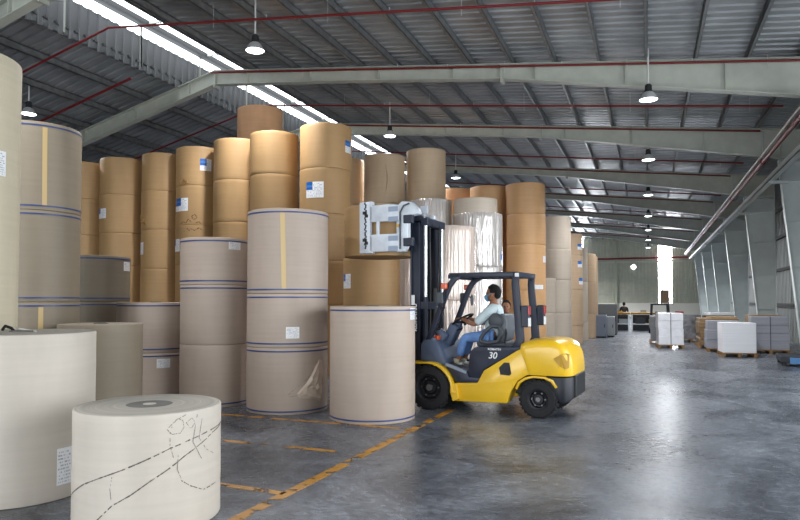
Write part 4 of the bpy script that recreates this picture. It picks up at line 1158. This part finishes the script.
skin_mesh('shirt', JS, BS, 'a', M_shirt, D, 2)
JT = {'p': (.86, 0, 1.115, (.145, .12))}; BT = []
for s, t in ((-1, 'n'), (1, 'f')):
    JT[t + '1'] = (.80, s * .10, 1.12, .100); JT[t + '2'] = (.60, s * .12, 1.12, .09); JT[t + '3'] = (.42, s * .13, 1.10, .082); JT[t + '4'] = (.375, s * .13, .95, .072); JT[t + '5'] = (.335, s * .13, .80, .062)
    BT += [('p', t + '1'), (t + '1', t + '2'), (t + '2', t + '3'), (t + '3', t + '4'), (t + '4', t + '5')]
skin_mesh('jeans', JT, BT, 'p', M_jean, D, 2)
for s in (-1, 1):
    o = skin_mesh('shoe', {'h': (.345, s * .13, .735, .048), 'm': (.24, s * .135, .73, .05), 't': (.13, s * .14, .715, .042)}, [('h', 'm'), ('m', 't')], 'h', M_shoe, D, 2)
    mb = MB(); mb.prism([(.39, s * .13 - .035), (.39, s * .13 + .035), (.25, s * .135 + .05), (.13, s * .14 + .045), (.075, s * .14), (.13, s * .14 - .045), (.25, s * .135 - .05)], .668, .70, 'z'); mb.build('sole', M_sole, o, bevel=.008)

def standing(name, loc, rz, label, shirt, trousers, scale=1.0, lean=0.0):
    """a standing adult, arms hanging slightly bent; faces local +x"""
    P = empty(name, loc, rz); P.scale = (scale,) * 3; tag(P, label, 'person')
    Hc = (.02 + lean, 0, 1.565); hp, W = head_meshes(Hc, (1, 0), 0, 1.0)
    J = {'pelvis': (0, 0, .93, (.105, .13)), 'waist': (.0, 0, 1.08, (.10, .125)), 'chest': (lean * .6, 0, 1.25, (.105, .15)), 'neckb': (lean * .9, 0, 1.39, (.06, .07)), 'neck': (lean, 0, 1.45, .048), 'hc': (lean + .01, 0, 1.52, .05)}
    B = [('pelvis', 'waist'), ('waist', 'chest'), ('chest', 'neckb'), ('neckb', 'neck'), ('neck', 'hc')]
    for s, t in ((-1, 'r'), (1, 'l')):
        J[t + 'sh'] = (lean * .8, s * .175, 1.355, .052); J[t + 'el'] = (lean - .02, s * .235, 1.08, .04); J[t + 'wrist'] = (lean + .08, s * .25, .86, .026)
        B += [('neckb', t + 'sh'), (t + 'sh', t + 'el'), (t + 'el', t + 'wrist')]
        hand(J, B, t, J[t + 'wrist'][:3], (.15, 0, -1), (-s * 0 - .2, -s * 1.0, 0), (1, 0, 0), .3)
        J[t + 'hip'] = (0, s * .085, .88, .085); J[t + 'kn'] = (.015, s * .10, .48, .058); J[t + 'an'] = (-.02, s * .105, .085, .04); J[t + 'ft'] = (.11, s * .12, .035, .032)
        B += [('pelvis', t + 'hip'), (t + 'hip', t + 'kn'), (t + 'kn', t + 'an'), (t + 'an', t + 'ft')]
    skin_mesh('body', J, B, 'pelvis', M_skin, P, 2, hp); add_face(P, W, 1.0)
    JS = {'a': (0, 0, .90, (.125, .155)), 'b': (0, 0, 1.08, (.12, .15)), 'c': (lean * .6, 0, 1.25, (.125, .175)), 'd': (lean * .9, 0, 1.37, (.075, .09))}
    BS = [('a', 'b'), ('b', 'c'), ('c', 'd')]
    for s, t in ((-1, 'r'), (1, 'l')):
        JS[t + '1'] = (lean * .8, s * .18, 1.35, .07); JS[t + '2'] = (lean * .9 - .01, s * .215, 1.2, .065); JS[t + '3'] = (lean - .018, s * .232, 1.09, .06)
        BS += [('d', t + '1'), (t + '1', t + '2'), (t + '2', t + '3')]
    skin_mesh('shirt', JS, BS, 'a', shirt, P, 2)
    JT = {'p': (0, 0, .92, (.12, .145))}; BT = []
    for s, t in ((-1, 'r'), (1, 'l')):
        JT[t + '1'] = (0, s * .085, .82, .10); JT[t + '2'] = (.012, s * .10, .48, .075); JT[t + '3'] = (-.015, s * .105, .13, .062)
        BT += [('p', t + '1'), (t + '1', t + '2'), (t + '2', t + '3')]
    skin_mesh('trousers', JT, BT, 'p', trousers, P, 2)
    for s in (-1, 1): skin_mesh('shoe', {'h': (-.04, s * .105, .05, .045), 'm': (.06, s * .115, .046, .046), 't': (.16, s * .125, .036, .035)}, [('h', 'm'), ('m', 't')], 'h', M_sole if False else M_greyd, P, 2)
    return P
standing('person', (-2.50, 12.0, 0), radians(-80), 'person in pale grey shirt standing behind the forklift, half hidden by the seat', mat('pale_grey_shirt', (204, 208, 218), .75), mat('dark_trousers', (48, 52, 66), .8), 1.0)
standing('person', (-1.30, 39.0, 0), radians(85), 'tiny distant worker in black behind the far workbench', mat('black_shirt', (30, 30, 34), .8), MATS['dark_trousers'], .93)

# ------------------------------------------------------------------ hanging lamps
M_bulb = mat('lamp_glow', (250, 252, 255), .4, emit=14.0)
M_alu = mat('lamp_reflector', (206, 210, 214), .3, .3)
def make_lamp():
    root = empty('high_bay_lamp')
    MB().tube([(0, 0, .25), (0, 0, 1.5)], .02, 8).build('rod', mat('pale_rod', (214, 216, 214), .5), root, smooth=60)
    mb = MB(); mb.lathe([(.001, .27), (.04, .27), (.075, .24), (.08, .12), (.10, .09), (.10, .07), (.001, .07)], 24); mb.build('housing', M_dark, root, smooth=40)
    mb = MB(); mb.lathe([(.09, .085), (.13, .05), (.19, -.06), (.205, -.10), (.20, -.10), (.183, -.055), (.125, .045), (.085, .075)], 32); mb.build('reflector', M_alu, root, smooth=60)
    mb = MB(); mb.lathe([(.001, -.105), (.10, -.115), (.17, -.10), (.192, -.085), (.001, -.06)], 24); mb.build('lens', M_bulb, root, smooth=60)
    return root
lamp0 = make_lamp(); first = True
ROW = {'r': 'lamp row nearest the right wall', 'm': 'middle lamp row above the rolls', 'l': 'left lamp row'}
NTH = ['nearest', 'second-nearest', 'third-nearest', 'fourth-nearest', 'fifth-nearest', 'sixth-nearest', 'farthest']
def lamps(x, z, ys, row, nth=None):
    global first
    for i, y in enumerate(ys):
        o = lamp0 if first else copy_tree(lamp0); first = False
        o.location = (x, y, z)
        L_ = zsheet(x) - .0 - z - .25
        for ch in o.children:
            if ch.name.startswith('rod'):
                ch.scale.z = 1.0; ch.scale = (1, 1, L_ / 1.25); ch.location.z = .25 - .25 * L_ / 1.25
        tag(o, 'white glowing high-bay lamp, %s of the %s' % ((nth or NTH)[i], ROW[row]), 'ceiling lamp', 'high-bay lamps')
lamps(.06, 6.41, [15.7, 22.5, 30.1, 37.7, 45.3, 52.9, 60.5], 'r')
lamps(-8.12, 7.36, [12, 20, 28], 'm', ['nearest', 'second-nearest', 'farthest'])
lamps(-16.36, 7.08, [13.0, 20.4], 'l', ['nearest', 'farthest'])
for (x, z, ys) in ((.06, 6.3, [15.7, 22.5, 30.1, 37.7, 45.3, 52.9]), (-8.12, 7.1, [4, 12, 20, 28, 36, 44, 52, 60]), (-16.1, 6.7, [13, 20.4, 30, 40])):  # spots lacking a fixture are added fill; far ones boosted for the end wall
    for y in ys:
        pw = 750 if x < -1 else 1900
        if y > 36: pw *= (4.5 if y > 50 else 2.2)
        ld = bpy.data.lights.new('lamp_and_fill_light', 'SPOT'); ld.energy = pw; ld.spot_size = radians(150); ld.spot_blend = .6; ld.shadow_soft_size = .18; ld.color = (.97, .98, 1)
        lo = bpy.data.objects.new('lamp_and_fill_light', ld); COL.objects.link(lo); lo.location = (x, y, z)

# ------------------------------------------------------------------ sprinkler pipes
def pipe(y, dz, x0, label, r=.028):
    root = MB().tube([(x, y, ztop(x) - dz) for x in (x0, -13.2, RIDGE, -6, 0, 3.25) if x >= x0], r, 8).build('sprinkler_pipe', M_red, None, smooth=50)
    tag(root, label, 'pipe', 'red sprinkler pipes')
    x = -10.6
    while x < 3:
        MB().tube([(x, y, ztop(x) - dz), (x, y, ztop(x) - dz + .09)], .014, 6).build('sprinkler_head', M_alu, root); x += 2.9
        MB().tube([(x - 1.4, y, ztop(x) - dz), (x - 1.4, y, ztop(x) + .19)], .006, 5).build('hanger', M_alu, root)
NB = ['first', 'second', 'third', 'fourth', 'fifth', 'sixth', 'seventh']
tag(MB().tube([(-20, 14, ztop(-20) - .34), (-13.6, 14, ztop(-13.6) - .34)], .035, 8).build('sprinkler_pipe', M_red, None, smooth=50), 'short dark red pipe under the left roof slope behind the leftmost rolls', 'pipe', 'red sprinkler pipes')
vis = [f for f in FRAMES if f >= 16]
for i, y in enumerate(vis):
    pipe(y - .18, .10, RIDGE - .05, 'thin red pipe across the front of the %s roof beam after the nearest apex' % NB[i])
mids = [11.8, 18.5] + [(a + b) / 2 - .3 for a, b in zip(vis[1:-1], vis[2:])]
for i, y in enumerate(mids):
    pipe(y, .34, -21, 'thin red pipe across the roof bay just before the %s roof beam' % NB[i])
mp = MB().tube([(3.30, 9, 5.90), (3.30, 64.5, 5.90)], .065, 12).build('sprinkler_main_pipe', M_red, None, smooth=50)
tag(mp, 'thick red main pipe running along the right-hand columns', 'pipe', 'red sprinkler pipes')
for i, y in enumerate(vis):
    MB().tube([(3.30, y - .18, 5.97), (3.30, y - .18, ztop(3.3) - .13)], .016, 8).build('riser', M_alu, mp, smooth=50)
    MB().lathe([(.066, -.06), (.09, -.06), (.09, .06), (.066, .06)], 14, (3.30, y - .18, 5.9), 'y').build('coupling', M_red, mp, smooth=40)
cd = MB().tube([(3.19, 9, 5.98), (3.19, 64.5, 5.98)], .03, 8).build('conduit_pipe', mat('pale_conduit', (214, 206, 196), .4), None, smooth=50)
tag(cd, 'pale conduit running beside the thick red main pipe', 'pipe')
mb = MB(); mb.box(3.44, 3.62, 9, 62, 5.30, 5.33); mb.box(3.44, 3.455, 9, 62, 5.3, 5.46); mb.box(3.605, 3.62, 9, 62, 5.3, 5.46)
tr = mb.build('cable_tray', mat('pale_tray', (196, 202, 202), .4, .1), None); tag(tr, 'long pale cable tray fixed along the right-hand columns', 'cable tray')
for y in vis:
    MB().box(3.44, 3.95, y - .21, y - .14, 5.21, 5.30).build('tray_bracket', M_column, tr, bevel=.01)
# bracing rods and purlin pieces between the right columns
for (y0, y1) in ((16.0, 22.2), (29.8, 37.4)):
    for (za, zb) in ((.02, 5.6),):
        tag(MB().tube([(X_R - .25, y0 + .2, za), (X_R - .25, y1 - .2, zb)], .016, 8).build('brace_rod', M_alu), 'thin steel brace rod %s between right columns, %s pair' % ('rising away' if za < 1 else 'falling away', 'nearest' if y0 < 20 else 'second'), 'brace rod', 'wall bracing rods')
# wall fan on the end wall
mb = MB(); mb.lathe([(.20, .0), (.27, .0), (.27, -.10), (.20, -.10)], 28, (-1.32, Y_END - .04, 5.0), 'y'); fanr = mb.build('wall_vent', M_column, None, smooth=40)
tag(fanr, 'small round bright opening high on the end wall', 'vent')
MB().lathe([(.001, -.02), (.20, -.02), (.20, -.03), (.001, -.03)], 28, (-1.32, Y_END - .04, 5.0), 'y').build('daylight_pane', M_glow, fanr)
bp = MB().box(1.12, 1.95, Y_END - .035, Y_END + .01, 1.40, 2.72).build('board_panel', mat('brown_board', (150, 122, 96), .7), None, bevel=.01)
tag(bp, 'brown board covering the foot of the bright end-wall window', 'board')

# ------------------------------------------------------------------ pallets and paper stacks by the right wall
M_wood = mat('pallet_wood', (150, 116, 76), .75, 0, .3, 9, .3, 30, stretch=(1, 6, 6))
def make_pallet(x, y, rz, w_, d, label, m=M_wood, h=.12):
    root = empty('pallet', (x, y, 0), rz); tag(root, label, 'pallet', 'wooden pallets')
    for k in range(5):
        t = -d / 2 + .05 + (d - .1) * k / 4
        MB().box(-w_ / 2, w_ / 2, t - .045, t + .045, h - .022, h).build('deck_board', m, root)
    for sx in (-1, 0, 1):
        mb = MB(); mb.box(sx * (w_ / 2 - .05) - .045, sx * (w_ / 2 - .05) + .045, -d / 2, d / 2, 0, .02)
        mb.build('bottom_board', m, root)
        for sy in (-1, 0, 1):
            mb = MB(); mb.box(sx * (w_ / 2 - .05) - .045, sx * (w_ / 2 - .05) + .045, sy * (d / 2 - .06) - .055, sy * (d / 2 - .06) + .055, .02, h - .022); mb.build('block', m, root)
    return root
def sheet_mat(name, c, lines=40, var=.18):
    m = bpy.data.materials.new(name); m.use_nodes = True; nt = m.node_tree; N = nt.nodes; L = nt.links; b = N['Principled BSDF']
    tc = N.new('ShaderNodeTexCoord'); mp = N.new('ShaderNodeMapping'); mp.inputs['Scale'].default_value = (.15, .15, lines); L.new(tc.outputs['Object'], mp.inputs['Vector'])
    n = N.new('ShaderNodeTexNoise'); n.inputs['Scale'].default_value = 1; n.inputs['Detail'].default_value = 3; L.new(mp.outputs['Vector'], n.inputs['Vector'])
    r = N.new('ShaderNodeValToRGB'); c_ = lin(c); r.color_ramp.elements[0].position = .35; r.color_ramp.elements[1].position = .6
    r.color_ramp.elements[0].color = tuple(v * (1 - var) for v in c_[:3]) + (1,); r.color_ramp.elements[1].color = c_
    L.new(n.outputs['Fac'], r.inputs['Fac']); L.new(r.outputs['Color'], b.inputs['Base Color']); b.inputs['Roughness'].default_value = .55
    bp = N.new('ShaderNodeBump'); bp.inputs['Strength'].default_value = .25; bp.inputs['Distance'].default_value = .01; L.new(n.outputs['Fac'], bp.inputs['Height']); L.new(bp.outputs['Normal'], b.inputs['Normal'])
    return m
M_wp = sheet_mat('white_sheets', (244, 246, 252), 30, .08); M_gp = sheet_mat('grey_sheets', (160, 162, 172), 26, .16); M_bp = sheet_mat('brown_sheets', (158, 128, 92), 34, .35)
M_dp = sheet_mat('dark_sheets', (96, 94, 92), 30, .4); M_sheen = mat('crumpled_white_wrap', (242, 244, 250), .35, 0, .08, 5, .8, 7)
M_string = mat('dark_strapping', (74, 76, 84), .5)
def make_stack(x, y, rz, w_, d, z0, hs, m, label, name='paper_stack', tie=True, jit=.012, cover=None):
    root = empty(name, (x, y, z0), rz); tag(root, label, 'paper stack', 'paper stacks by the right wall')
    z = 0
    for i, h in enumerate(hs):
        jx, jy = random.uniform(-jit, jit), random.uniform(-jit, jit)
        MB().box(-w_ / 2 + jx, w_ / 2 + jx, -d / 2 + jy, d / 2 + jy, z, z + h - .004).build('bundle', m, root, bevel=.008); z += h
    if tie:
        mb = MB(); e = jit + .004
        mb.box(-.012, .012, -d / 2 - e, -d / 2 - e + .004, 0, z); mb.box(-.012, .012, d / 2 + e - .004, d / 2 + e, 0, z); mb.box(-.012, .012, -d / 2 - e, d / 2 + e, z, z + .004)
        mb.build('strapping', M_string, root)
    return root
# T1: white stack nearest
make_pallet(2.50, 21.98, radians(4), .95, .95, 'wooden pallet under the bright white stack by the right wall')
make_stack(2.50, 21.98, radians(4), .90, .90, .12, [.90], M_wp, 'bright white paper stack nearest the camera on the right', tie=False)
# T2: grey stack left-behind
make_pallet(2.28, 23.75, 0, 1.0, 1.0, 'wooden pallet under the grey stack behind the bright white one')
make_stack(2.28, 23.75, 0, .96, .96, .12, [.3, .3, .3], M_gp, 'grey paper stack standing left behind the bright white one', tie=False, jit=.03)
# T3: wide grey stack right
make_pallet(3.63, 23.75, radians(-2), 1.08, 1.1, 'wooden pallet under the wide strapped grey stack beside the column')
make_stack(3.63, 23.75, radians(-2), 1.04, 1.0, .12, [.26, .26, .26, .27], M_gp, 'wide grey paper stack with dark strap, rightmost beside the column')
# browns further back
make_pallet(2.30, 26.0, 0, 1.3, 1.9, 'long wooden pallet under the brown layered stack')
make_stack(2.30, 26.0, 0, 1.24, 1.84, .12, [.12, .1, .12, .1, .14, .1, .12, .12], M_bp, 'brown layered board stack behind the grey stacks', jit=.05, tie=False)
o = MB().box(-.42, .42, -.5, .5, 0, .06).build('cardboard_sheet', mat('tan_cardboard', (186, 158, 120), .7), None, bevel=.006, loc=(2.45, 25.75, 1.042), rz=.1); tag(o, 'tan cardboard slab lying on the brown layered stack', 'cardboard sheet')
o = MB().box(-.45, .45, -.4, .4, 0, .10).build('paper_bundle', M_wp, None, bevel=.01, loc=(2.6, 28.2, 1.10), rz=.2); tag(o, 'white bundle lying on the dark stack behind the brown stack', 'paper bundle')
make_pallet(2.6, 28.4, 0, 1.1, 1.3, 'wooden pallet under the dark stack behind the brown stack')
make_stack(2.6, 28.4, 0, 1.05, 1.25, .12, [.24, .25, .25, .24], M_dp, 'dark stack with a white bundle on top', tie=False, jit=.03)
make_pallet(3.9, 26.6, 0, 1.1, 1.2, 'wooden pallet under the brown stack by the second column')
make_stack(3.9, 26.6, 0, 1.0, 1.1, .12, [.24, .25, .25, .3], M_bp, 'brown stack by the wall behind the wide grey stack', tie=False, jit=.03)
# U1 white wrapped stack in the aisle and grey neighbours
make_pallet(.70, 25.0, radians(5), .88, .90, 'wooden pallet under the tall wrapped white stack in the aisle')
s_ = make_stack(.70, 25.0, radians(5), .82, .84, .12, [.29, .28, .28, .27], M_sheen, 'tall wrapped white paper stack standing alone in the aisle')
make_pallet(.38, 27.3, 0, .72, 1.0, 'wooden pallet under the narrow grey stack left behind the white aisle stack')
make_stack(.38, 27.3, 0, .66, .94, .12, [.48, .48], mat('grey_wrap', (118, 120, 124), .5, 0, .15, 4), 'narrow dark grey stack left behind the white aisle stack', tie=False, jit=.02)
make_pallet(1.62, 29.0, 0, .8, 1.3, 'wooden pallet under the film-covered dark stack between aisle and wall')
make_stack(1.62, 29.0, 0, .74, 1.2, .12, [.5, .48], mat('dark_film_wrap', (112, 112, 118), .2, 0, .5, 6, .7, 9, coat=.6), 'film-covered dark stack right behind the white aisle stack', tie=False, jit=.02)
# blue plastic-fronted pallet at the right edge
root = empty('low_platform', (3.72, 19.6, 0), radians(-4)); tag(root, 'low dark platform with blue front at the right picture edge', 'platform')
MB().box(-.5, .55, -.62, .62, .09, .24).build('deck', mat('dark_deck', (44, 48, 56), .6), root, bevel=.012)
MB().box(-.30, .55, -.645, -.622, .06, .22).build('blue_front', mat('blue_plastic', (86, 140, 196), .5), root, bevel=.006)
for sx in (-.42, .45):
    for sy in (-.54, .54): MB().box(sx - .05, sx + .05, sy - .05, sy + .05, 0, .09).build('foot', M_dark, root)

# ------------------------------------------------------------------ far work area
M_benchtop = mat('yellow_brown_bench_top', (160, 122, 52), .6, 0, .25, 4)
def bench(x0, x1, y, label):
    root = empty('workbench', ((x0 + x1) / 2, y, 0)); tag(root, label, 'workbench', 'workbenches across the hall'); L_ = (x1 - x0) / 2
    MB().box(-L_, L_, -.4, .4, .92, 1.02).build('bench_top', M_benchtop, root, bevel=.01)
    for sx in (-1, 1):
        for sy in (-.34, .34): MB().box(sx * (L_ - .06) - .035, sx * (L_ - .06) + .035, sy - .035, sy + .035, 0, .92).build('leg', M_alu, root)
    MB().box(-L_ + .05, L_ - .05, -.34, .34, .36, .40).build('lower_shelf', M_alu, root)
    return root
bench(-2.2, -.95, 37.6, 'yellow-brown topped workbench, left one of the far pair')
bench(-.9, .45, 37.6, 'yellow-brown topped workbench, right one of the far pair')
def crate(x, y, z, w_, d, h, c, label, name='crate'):
    mb = MB(); mb.box(-w_ / 2, w_ / 2, -d / 2, d / 2, 0, h * .08)
    t = .03
    mb.box(-w_ / 2, -w_ / 2 + t, -d / 2, d / 2, 0, h); mb.box(w_ / 2 - t, w_ / 2, -d / 2, d / 2, 0, h); mb.box(-w_ / 2, w_ / 2, -d / 2, -d / 2 + t, 0, h); mb.box(-w_ / 2, w_ / 2, d / 2 - t, d / 2, 0, h)
    mb.box(-w_ / 2 - .015, w_ / 2 + .015, -d / 2 - .015, -d / 2, h * .8, h); 
    o = mb.build(name, mat('paint_%d_%d_%d' % c, c, .6), None, loc=(x, y, z), bevel=.006)
    return tag(o, label, name.replace('_', ' '), 'clutter around the workbenches')
crate(-1.9, 37.6, .40, .4, .4, .34, (70, 74, 80), 'dark bin on the lower shelf at the left end of the left far bench')
crate(-1.3, 37.6, .40, .45, .4, .26, (150, 156, 160), 'pale bin on the lower shelf of the left far bench')
crate(-.4, 37.6, .40, .5, .4, .32, (56, 60, 66), 'dark bin on the lower shelf of the right far bench')
crate(.2, 37.6, .40, .36, .4, .24, (160, 150, 60), 'yellowish bin on the lower shelf of the right far bench')
crate(-1.58, 38.3, 0, 1.1, .3, .88, (60, 62, 66), 'dark tall crate standing behind the left far bench')
crate(-1.75, 37.0, 0, .16, .16, .20, (176, 200, 60), 'tiny lime pot on the floor before the left far bench', 'pot')
crate(-.22, 38.3, 0, 1.2, .3, .88, (58, 60, 64), 'dark tall crate standing behind the right far bench')
crate(-.25, 37.6, 1.023, .3, .3, .12, (170, 166, 150), 'pale box on top of the right far bench', 'box')
crate(-1.55, 37.6, 1.023, .4, .3, .06, (190, 150, 60), 'flat ochre tray on top of the left far bench', 'tray')
crate(1.44, 34.8, .62, .36, .3, .52, (170, 60, 48), 'red machine head showing above the film-covered stack', 'box')
crate(1.44, 34.8, 0, .5, .45, .62, (74, 76, 80), 'dark stand carrying the red machine head', 'stand')
# grey cabinets at the end of the roll aisle
def cabinet(x, y, w_, d, h, c, label, screen=False):
    root = empty('machine_cabinet', (x, y, 0)); tag(root, label, 'cabinet', 'grey machine cabinets')
    MB().box(-w_ / 2, w_ / 2, -d / 2, d / 2, .06, h).build('body', mat('cabinet_%d' % c[0], c, .5, 0, .06, 3), root, bevel=.015)
    MB().box(-w_ / 2 + .03, w_ / 2 - .03, -d / 2 + .03, d / 2 - .03, 0, .06).build('plinth', M_dark, root)
    MB().box(-w_ / 2 + .03, w_ / 2 - .03, -d / 2 - .015, -d / 2, .12, h - .06).build('door', mat('cabinet_%d' % c[0], c), root, bevel=.006)
    MB().box(w_ / 2 - .09, w_ / 2 - .06, -d / 2 - .035, -d / 2 - .015, h * .45, h * .6).build('door_handle', M_black, root)
    return root
cabinet(-2.02, 30.5, .5, .6, 1.02, (120, 130, 146), 'low blue-grey cabinet beside the last rolls on the aisle')
cabinet(-1.62, 31.2, .34, .6, .95, (150, 156, 160), 'low pale grey cabinet right of the blue-grey one')
cabinet(-1.92, 33.2, 1.0, .7, 1.5, (92, 96, 100), 'tall dark grey cabinet behind the two low cabinets')
# dark open-framed vehicle behind the white aisle stack
V = empty('tow_tractor', (.55, 35.6, 0)); tag(V, 'dark open-framed vehicle behind the white aisle stack', 'vehicle')
MB().box(-.45, .45, -.6, .7, .22, .85).build('body', M_black, V, bevel=.04, smooth=40)
for sx in (-1, 1):
    for sy in (-.45, .5): MB().bar((sx * .42, sy, .8), (sx * .38, sy, 1.46), .15, .12).build('guard_pillar', M_black, V, bevel=.01)
    for sy in (-.4, .48):
        mb = MB(); mb.lathe([(.08, -.07), (.20, -.08), (.22, -.05), (.22, .05), (.20, .08), (.08, .07)], 24, (0, 0, 0), 'x'); mb.build('tyre', M_tyre, V, smooth=40, loc=(sx * .46, sy, .22))
MB().box(-.44, .44, -.52, .58, 1.44, 1.52).build('guard_roof', M_black, V, bevel=.02)
MB().box(-.22, .22, .05, .45, .85, 1.1).build('seat', M_greyd, V, bevel=.03)

# ------------------------------------------------------------------ daylight through the doorways
def area(name, loc, rot, sx, sy, e, col):
    ld = bpy.data.lights.new(name, 'AREA'); ld.shape = 'RECTANGLE'; ld.size = sx; ld.size_y = sy; ld.energy = e; ld.color = col
    lo = bpy.data.objects.new(name, ld); COL.objects.link(lo); lo.location = loc; lo.rotation_euler = rot; return lo
area('rear_doorway_daylight', (-3.5, Y_REAR + .1, 2.6), (radians(90), 0, 0), 13.5, 4.6, 1100, (.95, .98, 1))
area('side_doorway_daylight', (X_R - .05, 7.5, 2.5), (0, radians(90), 0), 4.6, 12.5, 750, (.95, .98, 1))
